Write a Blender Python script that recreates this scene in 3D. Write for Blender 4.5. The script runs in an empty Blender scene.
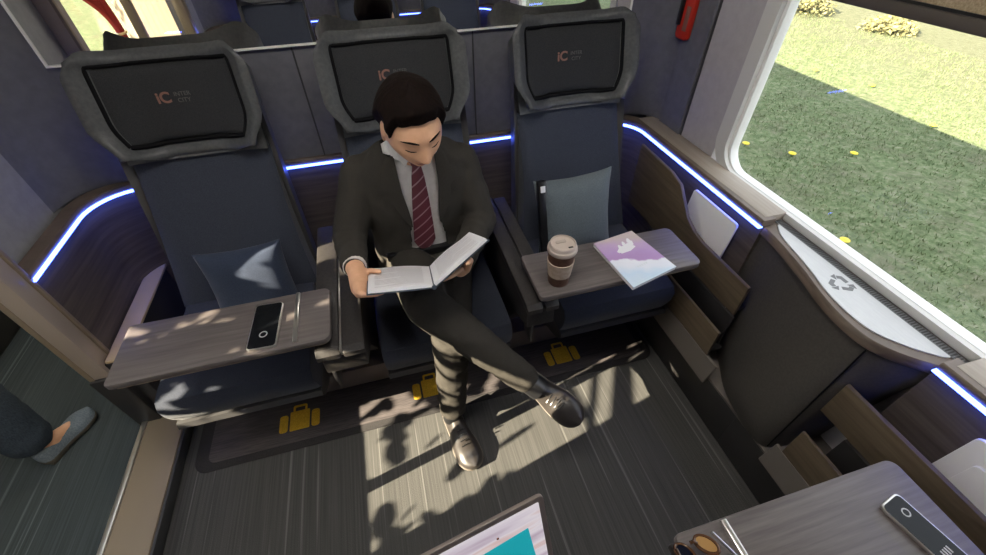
import bpy, bmesh, math, random
from mathutils import Vector, Matrix, noise
from mathutils.bvhtree import BVHTree
random.seed(7)
PI = math.pi
SC = bpy.context.scene
COL = SC.collection

# ------------------------------------------------------------------ materials
def mat(name, col, rough=.6, metal=0., spec=.5, emit=None, estr=0., sheen=0., alpha=1.):
    m = bpy.data.materials.new(name); m.use_nodes = True
    b = m.node_tree.nodes['Principled BSDF']
    b.inputs['Base Color'].default_value = (*col, 1)
    b.inputs['Roughness'].default_value = rough
    b.inputs['Metallic'].default_value = metal
    b.inputs['Specular IOR Level'].default_value = spec
    b.inputs['Sheen Weight'].default_value = sheen
    if emit:
        b.inputs['Emission Color'].default_value = (*emit, 1)
        b.inputs['Emission Strength'].default_value = estr
    return m

def nd(m, t, **kw):
    n = m.node_tree.nodes.new(t)
    for k, v in kw.items(): setattr(n, k, v)
    return n

def noisy(name, c1, c2, scale=(40, 40, 40), detail=4, rough=.7, bump=.0, lo=.35, hi=.65, metal=0, spec=.4, sheen=0., rough_noise=.6):
    """two colours mixed by stretched noise in object space"""
    m = mat(name, c1, rough, metal, spec, sheen=sheen); L = m.node_tree.links
    b = m.node_tree.nodes['Principled BSDF']
    tc = nd(m, 'ShaderNodeTexCoord'); mp = nd(m, 'ShaderNodeMapping'); mp.inputs['Scale'].default_value = scale
    nz = nd(m, 'ShaderNodeTexNoise'); nz.inputs['Scale'].default_value = 1; nz.inputs['Detail'].default_value = detail
    nz.inputs['Roughness'].default_value = rough_noise
    rp = nd(m, 'ShaderNodeValToRGB')
    rp.color_ramp.elements[0].position = lo; rp.color_ramp.elements[0].color = (*c1, 1)
    rp.color_ramp.elements[1].position = hi; rp.color_ramp.elements[1].color = (*c2, 1)
    L.new(tc.outputs['Object'], mp.inputs['Vector']); L.new(mp.outputs['Vector'], nz.inputs['Vector'])
    L.new(nz.outputs['Fac'], rp.inputs['Fac']); L.new(rp.outputs['Color'], b.inputs['Base Color'])
    if bump:
        bp = nd(m, 'ShaderNodeBump'); bp.inputs['Strength'].default_value = bump; bp.inputs['Distance'].default_value = .002
        L.new(nz.outputs['Fac'], bp.inputs['Height']); L.new(bp.outputs['Normal'], b.inputs['Normal'])
    return m

def glass_mat(name, tint=(1, 1, 1), refl=1.45):
    m = bpy.data.materials.new(name); m.use_nodes = True; t = m.node_tree; t.nodes.clear()
    out = t.nodes.new('ShaderNodeOutputMaterial'); tr = t.nodes.new('ShaderNodeBsdfTransparent'); gl = t.nodes.new('ShaderNodeBsdfGlossy')
    fr = t.nodes.new('ShaderNodeLayerWeight'); pw = t.nodes.new('ShaderNodeMath'); pw.operation = 'POWER'; ml = t.nodes.new('ShaderNodeMath'); ml.operation = 'MULTIPLY_ADD'; mx = t.nodes.new('ShaderNodeMixShader')
    tr.inputs[0].default_value = (*tint, 1); gl.inputs['Roughness'].default_value = .02; fr.inputs[0].default_value = .5; pw.inputs[1].default_value = 5; ml.inputs[1].default_value = .9; ml.inputs[2].default_value = .03
    t.links.new(fr.outputs['Facing'], pw.inputs[0]); t.links.new(pw.outputs[0], ml.inputs[0]); t.links.new(ml.outputs[0], mx.inputs[0]); t.links.new(tr.outputs[0], mx.inputs[1]); t.links.new(gl.outputs[0], mx.inputs[2])
    t.links.new(mx.outputs[0], out.inputs[0])
    return m

M = {}
# carpet with fine streaks that run along the coach side to side of the seats
def carpet(name='carpet', tint=(1, 1, 1)):
    T_ = lambda c: (c[0]*tint[0], c[1]*tint[1], c[2]*tint[2], 1)
    m = mat(name, (.05, .05, .05), .95, spec=.15); L = m.node_tree.links; b = m.node_tree.nodes['Principled BSDF']
    tc = nd(m, 'ShaderNodeTexCoord')
    def nz(scale, detail):
        mp = nd(m, 'ShaderNodeMapping'); mp.inputs['Scale'].default_value = scale
        n = nd(m, 'ShaderNodeTexNoise'); n.inputs['Scale'].default_value = 1; n.inputs['Detail'].default_value = detail
        L.new(tc.outputs['Object'], mp.inputs['Vector']); L.new(mp.outputs['Vector'], n.inputs['Vector']); return n
    a = nz((170, 2.2, 1), 3); r1 = nd(m, 'ShaderNodeValToRGB')
    r1.color_ramp.elements[0].position = .3; r1.color_ramp.elements[0].color = T_((.064, .063, .060))
    r1.color_ramp.elements[1].position = .75; r1.color_ramp.elements[1].color = T_((.098, .095, .089))
    L.new(a.outputs['Fac'], r1.inputs['Fac'])
    s = nz((60, .8, 1), 1); r2 = nd(m, 'ShaderNodeValToRGB')
    r2.color_ramp.elements[0].position = .655; r2.color_ramp.elements[0].color = (0, 0, 0, 1)
    r2.color_ramp.elements[1].position = .70; r2.color_ramp.elements[1].color = (.4, .4, .4, 1)
    L.new(s.outputs['Fac'], r2.inputs['Fac'])
    mx = nd(m, 'ShaderNodeMix', data_type='RGBA'); mx.inputs['B'].default_value = T_((.24, .235, .22))
    L.new(r2.outputs['Color'], mx.inputs['Factor']); L.new(r1.outputs['Color'], mx.inputs['A'])
    L.new(mx.outputs['Result'], b.inputs['Base Color'])
    f = nz((400, 400, 400), 2); bp = nd(m, 'ShaderNodeBump'); bp.inputs['Strength'].default_value = .5; bp.inputs['Distance'].default_value = .004
    L.new(f.outputs['Fac'], bp.inputs['Height']); L.new(bp.outputs['Normal'], b.inputs['Normal'])
    return m
M['carpet'] = carpet(); M['carpet_corridor'] = carpet('carpet_corridor', (.80, 1.0, 1.10))  # corridor copy tinted blue, cool daylight put into its colour
M['tray_wood'] = noisy('tray_wood', (.090, .076, .072), (.165, .142, .134), (4, 85, 30), 5, .45, .05, .3, .7)
M['dark_wood'] = noisy('dark_wood', (.066, .052, .043), (.135, .108, .088), (3, 3, 60), 5, .5, .05, .3, .7)
M['rim_wood'] = noisy('rim_wood', (.115, .085, .066), (.19, .145, .115), (8, 8, 40), 3, .45)
M['step_wood'] = noisy('step_wood', (.095, .070, .044), (.145, .108, .070), (60, 4, 60), 4, .5)
M['navy'] = noisy('navy_fabric', (.028, .033, .050), (.058, .066, .088), (500, 500, 500), 2, .9, .25, .3, .7, spec=.2, sheen=.15)
M['head_shell'] = noisy('headrest_leather', (.064, .067, .071), (.088, .090, .092), (90, 90, 90), 3, .42, .1)
M['head_pad'] = noisy('headrest_fabric', (.024, .025, .027), (.044, .045, .048), (450, 450, 450), 2, .9, .25, .3, .7, spec=.2)
M['back_shell'] = mat('seat_shell_plastic', (.11, .105, .10), .4)
M['grey_plastic'] = noisy('grey_plastic', (.075, .073, .072), (.095, .092, .09), (60, 60, 60), 2, .5)
M['pan_grey'] = mat('seat_pan_grey', (.050, .048, .048), .5)
M['dark_plastic'] = mat('dark_plastic', (.030, .028, .028), .42)
M['arm'] = noisy('armrest_leather', (.028, .025, .024), (.043, .039, .036), (120, 120, 120), 3, .45, .1)
M['rail'] = mat('bench_rail_bronze', (.14, .115, .10), .5)
M['beige_trim'] = mat('beige_metal_trim', (.30, .235, .165), .5, .1)
M['taupe'] = mat('taupe_plastic', (.135, .118, .102), .5)
M['cap_beige'] = mat('ledge_cap_beige', (.55, .42, .26), .5)
M['bronze'] = mat('bronze_post', (.48, .40, .33), .4, .2)
M['gold'] = mat('gold_frame', (.62, .49, .32), .3, .7)
M['wall_grey'] = noisy('wall_laminate', (.31, .305, .30), (.345, .34, .335), (30, 30, 30), 2, .65)
M['wall_back'] = noisy('partition_laminate', (.145, .145, .16), (.17, .17, .185), (30, 30, 30), 2, .6)
M['wall_light'] = noisy('window_wall_laminate', (.46, .43, .44), (.50, .47, .475), (30, 30, 30), 2, .6)
M['ceiling'] = mat('ceiling_white', (.6, .6, .58), .7)
M['corr_wall'] = mat('corridor_laminate', (.70, .65, .56), .55)
M['mirror'] = mat('mirror_silver', (.86, .85, .82), .0, 1.)
M['mirror_edge'] = mat('polished_mirror_edge', (.85, .85, .82), .25)
M['white_frame'] = mat('window_frame_white', (.66, .65, .62), .4)
M['white_reveal'] = mat('window_reveal_white', (.86, .86, .84), .4)
M['ledge'] = noisy('ledge_laminate', (.33, .28, .23), (.40, .345, .285), (60, 4, 60), 3, .5)
M['console'] = noisy('console_leather', (.062, .056, .050), (.078, .070, .062), (150, 150, 150), 2, .5, .08)
M['plate'] = noisy('plate_white', (.60, .61, .62), (.64, .65, .655), (200, 30, 10), 2, .4)
M['icon_grey'] = mat('icon_grey', (.17, .175, .18), .5)
M['slot'] = mat('grille_dark', (.05, .05, .05), .5)
M['blind_bar'] = mat('blind_bar_brown', (.085, .07, .06), .5)
M['blind'] = noisy('blind_fabric', (.30, .23, .14), (.45, .36, .24), (220, 220, 220), 2, .9)
M['red'] = mat('red_plastic', (.55, .03, .015), .35)
M['black'] = mat('black_plastic', (.012, .012, .013), .3)
M['matte_black'] = mat('matte_black', (.008, .008, .009), .9, spec=.1)
M['mat_dark'] = noisy('mat_border', (.020, .018, .018), (.03, .027, .027), (300, 300, 300), 2, .9)
M['mat_panel'] = noisy('mat_panel', (.050, .042, .043), (.085, .072, .070), (15, 300, 100), 2, .9)
M['yellow'] = noisy('luggage_yellow', (.62, .36, .02), (.78, .47, .04), (200, 200, 200), 2, .8)
M['pillow_grey'] = noisy('cushion_slate', (.085, .105, .115), (.13, .155, .165), (350, 350, 350), 2, .85, .2, sheen=.2)
M['pillow_navy'] = noisy('cushion_navy', (.016, .026, .055), (.030, .044, .080), (350, 350, 350), 2, .85, .2, sheen=.2)
M['white'] = mat('white_paper', (.88, .87, .89), .6)
M['silver'] = mat('silver_metal', (.62, .6, .56), .28, .9)
M['phone_glass'] = mat('phone_glass', (.008, .009, .011), .2, spec=.2)
M['logo_red'] = mat('logo_salmon', (.26, .125, .095), .6)
M['logo_grey'] = mat('logo_grey', (.10, .092, .09), .6)
M['icon_white'] = mat('icon_white', (.5, .5, .5), .5)
M['glass'] = glass_mat('window_glass')
M['led'] = mat('led_blue', (.1, .2, .8), .5, emit=(.075, .135, 1.), estr=14.)
M['lamp'] = mat('lamp_diffuser', (.9, .88, .82), .5, emit=(1., .95, .89), estr=16.)
M['lamp_corridor'] = mat('lamp_diffuser_corridor', (.9, .88, .82), .5, emit=(.94, .97, 1.), estr=5.)
# people
M['skin'] = noisy('skin', (.70, .39, .23), (.78, .45, .28), (30, 30, 30), 3, .5)
M['lips'] = mat('lips', (.40, .16, .11), .45)
M['hair'] = noisy('hair_dark_brown', (.0035, .0016, .0012), (.009, .0040, .0026), (220, 60, 60), 4, .8, .2, spec=.12)
M['suit'] = noisy('suit_wool', (.031, .028, .024), (.049, .044, .037), (700, 700, 700), 2, .9, .2, spec=.2)
M['shirt'] = noisy('shirt_white', (.66, .64, .62), (.74, .72, .70), (40, 40, 40), 2, .8)
M['leather'] = mat('shoe_leather', (.035, .030, .027), .35)
M['sole'] = mat('shoe_sole', (.14, .12, .10), .7)
M['jeans'] = noisy('jeans_dark', (.022, .034, .048), (.045, .06, .078), (400, 400, 90), 2, .9, .2)
M['loafer'] = noisy('loafer_blue_grey', (.12, .15, .18), (.18, .22, .25), (200, 200, 200), 2, .8)
M['loafer_sole'] = mat('loafer_sole_olive', (.085, .075, .055), .7)
M['knit'] = noisy('grey_knit', (.18, .18, .19), (.27, .27, .28), (200, 200, 60), 2, .9, .3)

def tie_mat():
    m = mat('tie_burgundy', (.13, .012, .03), .5, sheen=.2); L = m.node_tree.links; b = m.node_tree.nodes['Principled BSDF']
    tc = nd(m, 'ShaderNodeTexCoord'); mp = nd(m, 'ShaderNodeMapping'); mp.inputs['Rotation'].default_value = (0, math.radians(-52), 0)
    w = nd(m, 'ShaderNodeTexWave'); w.bands_direction = 'X'; w.inputs['Scale'].default_value = 11; w.inputs['Distortion'].default_value = 0
    r = nd(m, 'ShaderNodeValToRGB'); r.color_ramp.elements[0].position = .93; r.color_ramp.elements[0].color = (.105, .009, .022, 1)
    r.color_ramp.elements[1].position = .96; r.color_ramp.elements[1].color = (.33, .20, .22, 1)
    L.new(tc.outputs['Object'], mp.inputs['Vector']); L.new(mp.outputs['Vector'], w.inputs['Vector']); L.new(w.outputs['Fac'], r.inputs['Fac'])
    L.new(r.outputs['Color'], b.inputs['Base Color']); return m
M['tie'] = tie_mat()

# ------------------------------------------------------------------ mesh builder
class MB:
    def __init__(s): s.bm = bmesh.new()
    def add(s, verts, faces, mi=0):
        vs = [s.bm.verts.new(v) for v in verts]; fs = []
        for f in faces:
            try: q = s.bm.faces.new([vs[i] for i in f]); q.material_index = mi; fs.append(q)
            except ValueError: pass
        return vs, fs
    def box(s, a, b, bev=0., seg=2, mtx=None, mi=0):
        (x0, y0, z0), (x1, y1, z1) = a, b
        vs, fs = s.add([(x0,y0,z0),(x1,y0,z0),(x1,y1,z0),(x0,y1,z0),(x0,y0,z1),(x1,y0,z1),(x1,y1,z1),(x0,y1,z1)],
              [(0,3,2,1),(4,5,6,7),(0,1,5,4),(1,2,6,5),(2,3,7,6),(3,0,4,7)], mi)
        if bev:
            es = list({e for f in fs for e in f.edges})
            r = bmesh.ops.bevel(s.bm, geom=es, offset=bev, segments=seg, affect='EDGES', profile=.5)
            vs = list({v for v in r['verts']} | {v for v in vs if v.is_valid})
        if mtx:
            for v in vs: v.co = mtx @ v.co
        return s
    def prism(s, poly, lo, hi, axis=2, bev=0., seg=2, mi=0, mtx=None):
        """poly: list of 2D points; extruded along axis"""
        def p3(p, h):
            return {2: (p[0], p[1], h), 1: (p[0], h, p[1]), 0: (h, p[0], p[1])}[axis]
        n = len(poly)
        vs, fs = s.add([p3(p, lo) for p in poly] + [p3(p, hi) for p in poly],
              [tuple(range(n))[::-1], tuple(range(n, 2*n))] + [(i, (i+1) % n, n+(i+1) % n, n+i) for i in range(n)], mi)
        bmesh.ops.recalc_face_normals(s.bm, faces=fs)
        if bev:
            es = [e for f in fs[:2] for e in f.edges]
            r = bmesh.ops.bevel(s.bm, geom=list(set(es)), offset=bev, segments=seg, affect='EDGES', profile=.5)
            vs = list({v for v in r['verts']} | {v for v in vs if v.is_valid})
        if mtx:
            for v in vs: v.co = mtx @ v.co
        return s
    def loft(s, rings, cap=True, closed=True, mi=0):
        n = len(rings[0]); vs = []; fs = []
        for r in rings: vs += [tuple(p) for p in r]
        for k in range(len(rings) - 1):
            for i in range(n if closed else n - 1):
                j = (i + 1) % n
                fs.append((k*n+i, k*n+j, (k+1)*n+j, (k+1)*n+i))
        if cap: fs.append(tuple(range(n))[::-1]); fs.append(tuple(range((len(rings)-1)*n, len(rings)*n)))
        _, f = s.add(vs, fs, mi)
        bmesh.ops.recalc_face_normals(s.bm, faces=[q for q in f if q.is_valid])
        return s
    def tube(s, pts, r, n=12, cap=True, mi=0, flat=None):
        """round tube through points; r number or list; flat=(a,b) scales about the frame"""
        pts = [Vector(p) for p in pts]; rr = r if isinstance(r, (list, tuple)) else [r]*len(pts)
        rings = []; up = None
        for i, p in enumerate(pts):
            d = (pts[min(i+1, len(pts)-1)] - pts[max(i-1, 0)]).normalized()
            if up is None:
                up = Vector((0, 0, 1)) if abs(d.z) < .9 else Vector((1, 0, 0))
            sd = d.cross(up).normalized(); up = sd.cross(d).normalized()
            fa, fb = flat or (1, 1)
            rings.append([p + (sd*math.cos(2*PI*k/n)*fa + up*math.sin(2*PI*k/n)*fb)*rr[i] for k in range(n)])
        return s.loft(rings, cap, True, mi)
    def capsule(s, p0, p1, r0, r1, n=14, flat=None):
        p0, p1 = Vector(p0), Vector(p1); d = (p1-p0); L = d.length or 1e-6; d /= L
        pts, rr = [], []
        for k in range(5):
            a = PI/2*(k+.3)/5; pts.append(p0 - d*r0*math.cos(a)); rr.append(r0*math.sin(a))
        for k in range(4): pts.append(p0 + d*L*k/3); rr.append(r0+(r1-r0)*k/3)
        for k in range(5):
            a = PI/2*(4-k+.3)/5; pts.append(p1 + d*r1*math.cos(a)); rr.append(r1*math.sin(a))
        return s.tube(pts, rr, n, flat=flat)
    def chain(s, pts, rr, flat=None):
        for i in range(len(pts)-1): s.capsule(pts[i], pts[i+1], rr[i], rr[i+1], flat=flat)
        return s
    def lathe(s, prof, c=(0, 0, 0), n=32, mi=0):
        rings = [[(c[0]+r*math.cos(2*PI*k/n), c[1]+r*math.sin(2*PI*k/n), c[2]+z) for k in range(n)] for r, z in prof]
        return s.loft(rings, True, True, mi)
    def ell(s, c, r, mtx=None, u=20, v=12):
        rings = []
        for i in range(1, v):
            t = PI*i/v
            ring = [Vector((r[0]*math.sin(t)*math.cos(2*PI*k/u), r[1]*math.sin(t)*math.sin(2*PI*k/u), r[2]*math.cos(t))) for k in range(u)]
            rings.append([(mtx @ q if mtx else q) + Vector(c) for q in ring])
        return s.loft(rings)
    def grid(s, fn, nu, nv, mi=0):
        vs = [fn(i/nu, j/nv) for j in range(nv+1) for i in range(nu+1)]
        fs = [(j*(nu+1)+i, j*(nu+1)+i+1, (j+1)*(nu+1)+i+1, (j+1)*(nu+1)+i) for j in range(nv) for i in range(nu)]
        return s.add(vs, fs, mi)
    def slab(s, fn_front, fn_back, nu, nv, mi=0):
        """closed shell between two grid surfaces"""
        a, _ = s.grid(fn_front, nu, nv, mi); b, _ = s.grid(fn_back, nu, nv, mi); W = nu+1
        fs = []
        loop = [i for i in range(W)] + [j*W+nu for j in range(1, nv+1)] + [nv*W+i for i in range(nu-1, -1, -1)] + [j*W for j in range(nv-1, 0, -1)]
        for k in range(len(loop)):
            i, j = loop[k], loop[(k+1) % len(loop)]
            q = s.bm.faces.new((a[i], a[j], b[j], b[i])); q.material_index = mi
        bmesh.ops.recalc_face_normals(s.bm, faces=s.bm.faces[:])
        return s
    def build(s, name, m, parent=None, smooth=35, flip=False):
        me = bpy.data.meshes.new(name)
        if smooth:
            for f in s.bm.faces: f.smooth = True
        s.bm.to_mesh(me); s.bm.free()
        if smooth: me.set_sharp_from_angle(angle=math.radians(smooth))
        o = bpy.data.objects.new(name, me); COL.objects.link(o)
        for q in (m if isinstance(m, (list, tuple)) else [m]): me.materials.append(q if not isinstance(q, str) else M[q])
        put(o, parent)
        return o

def wloc(o):
    v = Vector((0, 0, 0))
    while o is not None: v = v + o.location; o = o.parent
    return v
def put(o, parent):
    if parent is not None:
        o.data.transform(Matrix.Translation(-wloc(parent))); o.parent = parent

def tag(o, label=None, cat=None, group=None, kind=None):
    if label: o['label'] = label
    if cat: o['category'] = cat
    if group: o['group'] = group
    if kind: o['kind'] = kind
    return o
def thing(name, label, cat, loc=(0, 0, 0), group=None):
    o = bpy.data.objects.new(name, None); o.empty_display_size = .05; COL.objects.link(o); o.location = loc
    return tag(o, label, cat, group)
def struct(o, label=None):
    o['kind'] = 'structure'
    if label: o['label'] = label
    return o
def copy_tree(o, parent=None):
    c = o.copy(); COL.objects.link(c); c.parent = parent
    for ch in list(o.children): copy_tree(ch, c)
    return c
def remesh(mb, name, m, parent=None, voxel=.006, smooth=6, mi_fn=None, post=None, factor=.5):
    """union of overlapping closed shapes as one continuous surface"""
    me = bpy.data.meshes.new('tmp'); mb.bm.to_mesh(me); mb.bm.free()
    o = bpy.data.objects.new('tmp', me); COL.objects.link(o)
    r = o.modifiers.new('r', 'REMESH'); r.mode = 'VOXEL'; r.voxel_size = voxel; r.adaptivity = 0
    if smooth:
        sm = o.modifiers.new('s', 'SMOOTH'); sm.factor = factor; sm.iterations = smooth
    dg = bpy.context.evaluated_depsgraph_get(); dg.update()
    nm = bpy.data.meshes.new_from_object(o.evaluated_get(dg))
    bpy.data.objects.remove(o)
    nm.name = name
    for p in nm.polygons: p.use_smooth = True
    nm.materials.clear()
    for q in (m if isinstance(m, (list, tuple)) else [m]): nm.materials.append(M[q])
    if mi_fn:
        for p in nm.polygons: p.material_index = mi_fn(p.center, p.normal)
    if post: post(nm)
    ob = bpy.data.objects.new(name, nm); COL.objects.link(ob); put(ob, parent)
    return ob
def rrect(x0, y0, x1, y1, r, n=6):
    rs = r if isinstance(r, (list, tuple)) else [r]*4
    out = []
    for (cx, cy, a0, q) in ((x1, y1, 0, rs[0]), (x0, y1, 90, rs[1]), (x0, y0, 180, rs[2]), (x1, y0, 270, rs[3])):
        sx = -1 if a0 in (0, 270) else 1; sy = -1 if a0 in (0, 90) else 1
        for k in range(n+1):
            a = math.radians(a0+90*k/n); out.append((cx+sx*q+q*math.cos(a), cy+sy*q+q*math.sin(a)))
    return out
def ring_prism(mb, out, inn, lo, hi, axis=0):
    n = len(out)
    def p3(p, h): return {2: (p[0], p[1], h), 1: (p[0], h, p[1]), 0: (h, p[0], p[1])}[axis]
    vs = [p3(p, lo) for p in out]+[p3(p, hi) for p in out]+[p3(p, lo) for p in inn]+[p3(p, hi) for p in inn]
    fs = []
    for i in range(n):
        j = (i+1) % n
        fs += [(i, j, n+j, n+i), (2*n+i, 3*n+i, 3*n+j, 2*n+j), (i, 2*n+i, 2*n+j, j), (n+i, n+j, 3*n+j, 3*n+i)]
    _, f = mb.add(vs, fs); bmesh.ops.recalc_face_normals(mb.bm, faces=f)
    return mb
def text(name, body, size, m, mtx, parent=None, align='CENTER', depth=.0006, bold=0.):
    cu = bpy.data.curves.new('t', 'FONT'); cu.body = body; cu.size = size; cu.align_x = align; cu.align_y = 'CENTER'; cu.extrude = depth; cu.offset = bold
    o = bpy.data.objects.new('t', cu); COL.objects.link(o)
    dg = bpy.context.evaluated_depsgraph_get(); dg.update()
    me = bpy.data.meshes.new_from_object(o.evaluated_get(dg)); bpy.data.objects.remove(o)
    me.name = name; me.materials.clear(); me.materials.append(M[m]); me.transform(mtx)
    ob = bpy.data.objects.new(name, me); COL.objects.link(ob); put(ob, parent)
    return ob
def frame_mtx(o, x, y):
    """matrix whose local X is x, local Y is y, placed at o"""
    x = Vector(x).normalized(); y = Vector(y).normalized(); z = x.cross(y).normalized(); y = z.cross(x)
    return Matrix(((x.x, y.x, z.x, o[0]), (x.y, y.y, z.y, o[1]), (x.z, y.z, z.z, o[2]), (0, 0, 0, 1)))
def sstep(a, b, x):
    t = max(0., min(1., (x-a)/(b-a))); return t*t*(3-2*t)

# ------------------------------------------------------------------ camera
CAM = bpy.data.cameras.new('camera'); cam = bpy.data.objects.new('camera', CAM); COL.objects.link(cam)
RT = ((0.962445978340484, -0.19638160184910125, 0.18743533613331764),
      (-0.2712118661573035, -0.6652631190710275, 0.695607005470302),
      (-0.011910601651537041, -0.7203188522168976, -0.6935408342046123))
cam.matrix_world = Matrix(((RT[0][0], -RT[0][1], -RT[0][2], 0), (RT[1][0], -RT[1][1], -RT[1][2], 0), (RT[2][0], -RT[2][1], -RT[2][2], 1.55), (0, 0, 0, 1)))
CAM.sensor_width = 36; CAM.lens = 418.482/986*36; CAM.clip_start = .02
SC.camera = cam

YM = .4575              # mid plane between the two seat rows
YB = 1.65; YF = 2*YM - YB
XL = -1.045; XR = 1.105

# ------------------------------------------------------------------ setting
struct(MB().box((-1.09, -3.2, -.1), (1.3, 4.2, 0)).build('floor', 'carpet', smooth=0), 'dark grey streaked carpet floor')
struct(MB().box((-2.1, -3.2, -.1), (-1.09, 4.2, 0)).build('floor_corridor', 'carpet_corridor', smooth=0), 'blue grey streaked carpet of the corridor')
struct(MB().box((-2.1, -3.2, 2.25), (1.3, 4.2, 2.3)).build('ceiling', 'ceiling', smooth=0))
struct(MB().prism([(-2.1, 2.25), (1.3, 2.25), (1.3, 2.3), (1.05, 2.5), (-1.85, 2.5), (-2.1, 2.3)], -22, 22, 1).build('roof', 'wall_grey', smooth=0))
# back wall of the compartment, with the mirror on it, and its twin behind the camera
for nm, y0, y1 in (('wall_back', YB+.012, YB+.10), ('wall_front', YF-.10, YF-.012)):
    struct(MB().box((-1.16, y0, 0), (1.3, y1, 2.26)).build(nm, 'wall_back', smooth=0))
# left wall above the panel (both sides of the door opening), over-door panel
def wall_left(nm, y0, y1):
    struct(MB().box((-1.16, y0, 0), (-1.10, y1, 2.26)).build(nm, 'wall_grey', smooth=0))
wall_left('wall_left', 1.18, YB+.02); wall_left('wall_left_front', YF-.02, -.28)
struct(MB().box((-1.16, -.28, 1.98), (-1.10, 1.18, 2.26)).build('trim_1', 'wall_grey', smooth=0))
struct(MB().box((-1.16, YB+.1, 0), (-1.10, 4.2, 2.26)).build('wall_corridor', 'corr_wall', smooth=0))
struct(MB().box((-1.16, -3.2, 0), (-1.10, YF-.1, 2.26)).build('wall_corridor_front', 'corr_wall', smooth=0))
# corridor outer wall with its window
CW = (.06, 1.45, .90, 1.72)      # y0 y1 z0 z1
m_ = MB(); X0, X1 = -2.06, -1.95
CW2 = (-2.95, -.62, .30, 1.72)
m_.box((X0, -22, -1.0), (X1, CW2[0], 2.3)); m_.box((X0, CW2[1], -1.0), (X1, CW[0], 2.3)); m_.box((X0, CW[1], -1.0), (X1, 22, 2.3))
for q in (CW, CW2): m_.box((X0, q[0], -1.0), (X1, q[1], q[2])); m_.box((X0, q[0], q[3]), (X1, q[1], 2.3))
struct(m_.build('wall_outer_left', 'corr_wall', smooth=0))
m_ = MB(); t_ = .035
m_.box((-1.96, CW[0]-t_, CW[2]-t_), (-1.93, CW[1]+t_, CW[2])); m_.box((-1.96, CW[0]-t_, CW[3]), (-1.93, CW[1]+t_, CW[3]+t_))
m_.box((-1.96, CW[0]-t_, CW[2]), (-1.93, CW[0], CW[3])); m_.box((-1.96, CW[1], CW[2]), (-1.93, CW[1]+t_, CW[3]))
w2 = struct(m_.build('window_2', 'gold', smooth=0))
MB().box((-2.01, CW[0], CW[2]), (-2.005, CW[1], CW[3])).build('glass_pane', 'glass', w2, smooth=0)
for k, y0 in enumerate((-3.2, 4.15)):
    struct(MB().box((-2.06, y0, 0), (-1.1, y0+.05, 2.26)).build('wall_end' + ('_front', '_back')[k], 'corr_wall', smooth=0))
w3 = struct(ring_prism(MB(), rrect(CW2[0]-.035, CW2[2]-.035, CW2[1]+.035, CW2[3]+.035, .04), rrect(CW2[0], CW2[2], CW2[1], CW2[3], .03), -1.96, -1.935).build('window_3', 'gold', smooth=30))
MB().box((-2.01, CW2[0], CW2[2]), (-2.005, CW2[1], CW2[3])).build('glass_pane', 'glass', w3, smooth=0)
# low dark box along the foot of the corridor outer wall
struct(MB().box((-1.955, -3.1, 0), (-1.86, 4.1, .22), .012).build('baseboard_left', 'dark_plastic'))

# path of the wood panel loop: (x, y) points, rounded
def loop_path(half, r_l=.16, r_r=.14, off=0.):
    """half 'back' or 'front'; from the left door post round to the console; off moves it into the room"""
    xl, xr, yb = XL+off, XR-off, YB-off
    rl, rr = r_l-off*.5, r_r-off*.5
    pts = [(xl, 1.175), (xl, yb-rl)]
    for k in range(1, 9):
        a = math.radians(180-90*k/8); pts.append((xl+rl+rl*math.cos(a), yb-rl+rl*math.sin(a)))
    pts += [(xl+rl+(xr-rr-xl-rl)*k/4, yb) for k in range(1, 4)]
    for k in range(0, 9):
        a = math.radians(90-90*k/8); pts.append((xr-rr+rr*math.cos(a), yb-rr+rr*math.sin(a)))
    pts += [(xr, 1.2), (xr, .80)]
    if half == 'front':
        pts = [(x, 2*YM-y) for x, y in pts]; pts[-1] = (pts[-1][0], .25)
    return pts
def sweep_strip(half, prof, name, m, parent=None):
    """prof: list of (inward offset, z) closed outline swept along the loop"""
    mb = MB(); rings = []
    lists = [loop_path(half, off=o) for o, z in prof]
    for i in range(len(lists[0])): rings.append([(lists[k][i][0], lists[k][i][1], prof[k][1]) for k in range(len(prof))])
    mb.loft(rings)
    return mb.build(name, m, parent, smooth=40)
def upper_corner(half):
    pass
for half, nm in (('back', 'trim_2'), ('front', 'trim_3')):
    p = struct(sweep_strip(half, [(-.03, .05), (-.002, .05), (-.002, .735), (-.03, .735)], nm, 'dark_wood'), 'dark wood wainscot panel around the seats')
    sweep_strip(half, [(-.04, .735), (.004, .735), (.008, .74), (.008, .752), (.004, .757), (-.04, .757)], 'rim', 'rim_wood', p)
    sweep_strip(half, [(-.001, .729), (.014, .729), (.014, .7335), (-.001, .7335)], 'led_strip', 'led', p)
# curved upper corner fillets, right rear and left rear, above the panel
for half in ('back', 'front'):
    mb = MB(); f = (lambda y: y) if half == 'back' else (lambda y: 2*YM-y)
    r = .13; poly = [(1.2, YB+.012)] + [(1.2-r+r*math.cos(math.radians(a)), YB+.012-r+r*math.sin(math.radians(a))) for a in range(0, 91, 9)]
    mb.prism([(x, f(y)) for x, y in poly], .757, 2.25)
    r = .16; poly = [(-1.1, YB+.012)] + [(-1.1+r-r*math.cos(math.radians(a)), YB+.012-r+r*math.sin(math.radians(a))) for a in range(0, 91, 9)]
    mb.prism([(x, f(y)) for x, y in poly], .757, 2.25)
    struct(mb.build('trim_4' if half == 'back' else 'trim_5', 'wall_back', smooth=30))
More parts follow.
